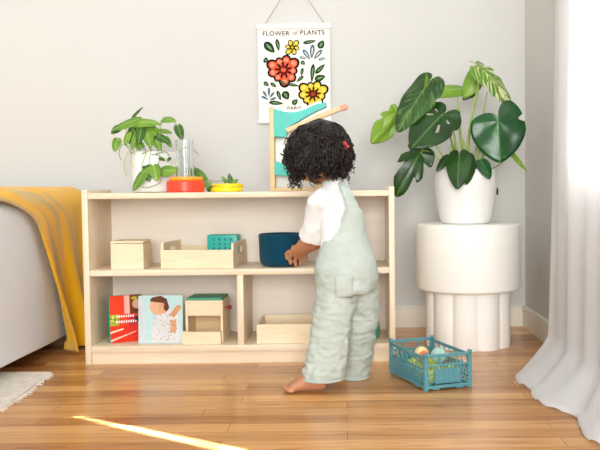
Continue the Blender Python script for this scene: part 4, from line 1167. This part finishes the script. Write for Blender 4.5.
# loose locks at the nape and over the temple
for (px, py, Y, px2, py2, n_) in ((294, 168, 2.64, 295, 187, 30), (343, 168, 2.66, 343, 181, 26), (288, 155, 2.64, 289, 170, 22), (345, 154, 2.66, 349, 170, 26), (329, 170, 2.58, 331, 177, 40), (338, 170, 2.60, 338, 178, 40), (297, 170, 2.62, 297, 184, 24)):
    for k in range(n_):
        a_ = tp(px+rh.uniform(-7, 7), py+rh.uniform(-6, 6), Y+rh.uniform(-.03, .03)); b_ = tp(px2+rh.uniform(-7, 7), py2+rh.uniform(-7, 4), Y+rh.uniform(-.03, .03))
        dd = (b_-a_); n1_ = dd.normalized().orthogonal().normalized(); n2_ = dd.normalized().cross(n1_); rad = rh.uniform(.004, .007); ph = rh.uniform(0, 6)
        pts = [a_+dd*(q_/16)+n1_*rad*math.cos(ph+q_*1.0)+n2_*rad*math.sin(ph+q_*1.0) for q_ in range(17)]
        tube(bm, pts, [.0018*(1-.5*(q_/16)) for q_ in range(17)], 5, cap=False)
obj('hair', bm, M['hair'], kid, smooth=180)['label'] = 'dark curly hair'
# red hair flower
bm = bmesh.new(); hc_ = tp(343.5, 146.5, 2.60)
for k in range(5):
    a_ = 2*PI*k/5; ellipsoid(bm, hc_+Vector((.010*math.cos(a_), .002, .009*math.sin(a_))), (.0085, .004, .007), Matrix.Rotation(-a_, 3, 'Y'), 14)
ellipsoid(bm, hc_-Vector((0, .003, 0)), .0045, seg=12)
obj('hair_clip', bm, plain('hair_clip_red', 'b83232', .5, .1), kid, smooth=180)['label'] = 'red flower hair clip'

# ------------------------------------------------------------------ light
w = bpy.data.worlds.new('World'); S.world = w; w.use_nodes = True
bgn = w.node_tree.nodes['Background']; bgn.inputs['Color'].default_value = (1, 1, .985, 1); bgn.inputs['Strength'].default_value = .85
def area(name, loc, target, sx, sy, power, col=(1, 1, 1), spread=180):
    l = bpy.data.lights.new(name, 'AREA'); l.shape = 'RECTANGLE'; l.size = sx; l.size_y = sy; l.energy = power; l.color = col; l.spread = R_(spread)
    o = bpy.data.objects.new(name, l); C.objects.link(o); o.location = loc
    o.rotation_euler = (Vector(target)-Vector(loc)).to_track_quat('-Z', 'Y').to_euler(); return o
area('window_daylight', (RX+.6, 2.05, 1.5), (0, 2.1, 1.2), 1.2, 1.6, 190)
area('rear_window_daylight', (.05, -3.4, 1.4), (.25, 3.2, .3), 2.2, 2.0, 200, (1, .995, .98))

# sunbeam slipping through the curtain gap onto the floor
p1 = fl(72, 415.5); p2 = fl(215, 446.5); dsun = (p2-p1).normalized(); Lf = 2.4
u_ = Vector((.62, -.25, .74)).normalized(); cen = p1+dsun*(Lf/2)
l = bpy.data.lights.new('sunbeam', 'AREA'); l.shape = 'ELLIPSE'; e_ = (dsun-u_*dsun.dot(u_)); l.size = Lf*e_.length; e_.normalize(); l.size_y = .045; l.energy = 3; l.spread = R_(1.0); l.color = (.93, .97, 1)
o = bpy.data.objects.new('sunbeam', l); C.objects.link(o); f_ = u_.cross(e_)
mm = Matrix((e_, f_, u_)).transposed().to_4x4(); mm.translation = cen+u_*.6; o.matrix_world = mm

S.view_settings.view_transform = 'Standard'; S.view_settings.look = 'None'; S.view_settings.gamma = 1
S.view_settings.use_curve_mapping = False; S.view_settings.exposure = 0.30
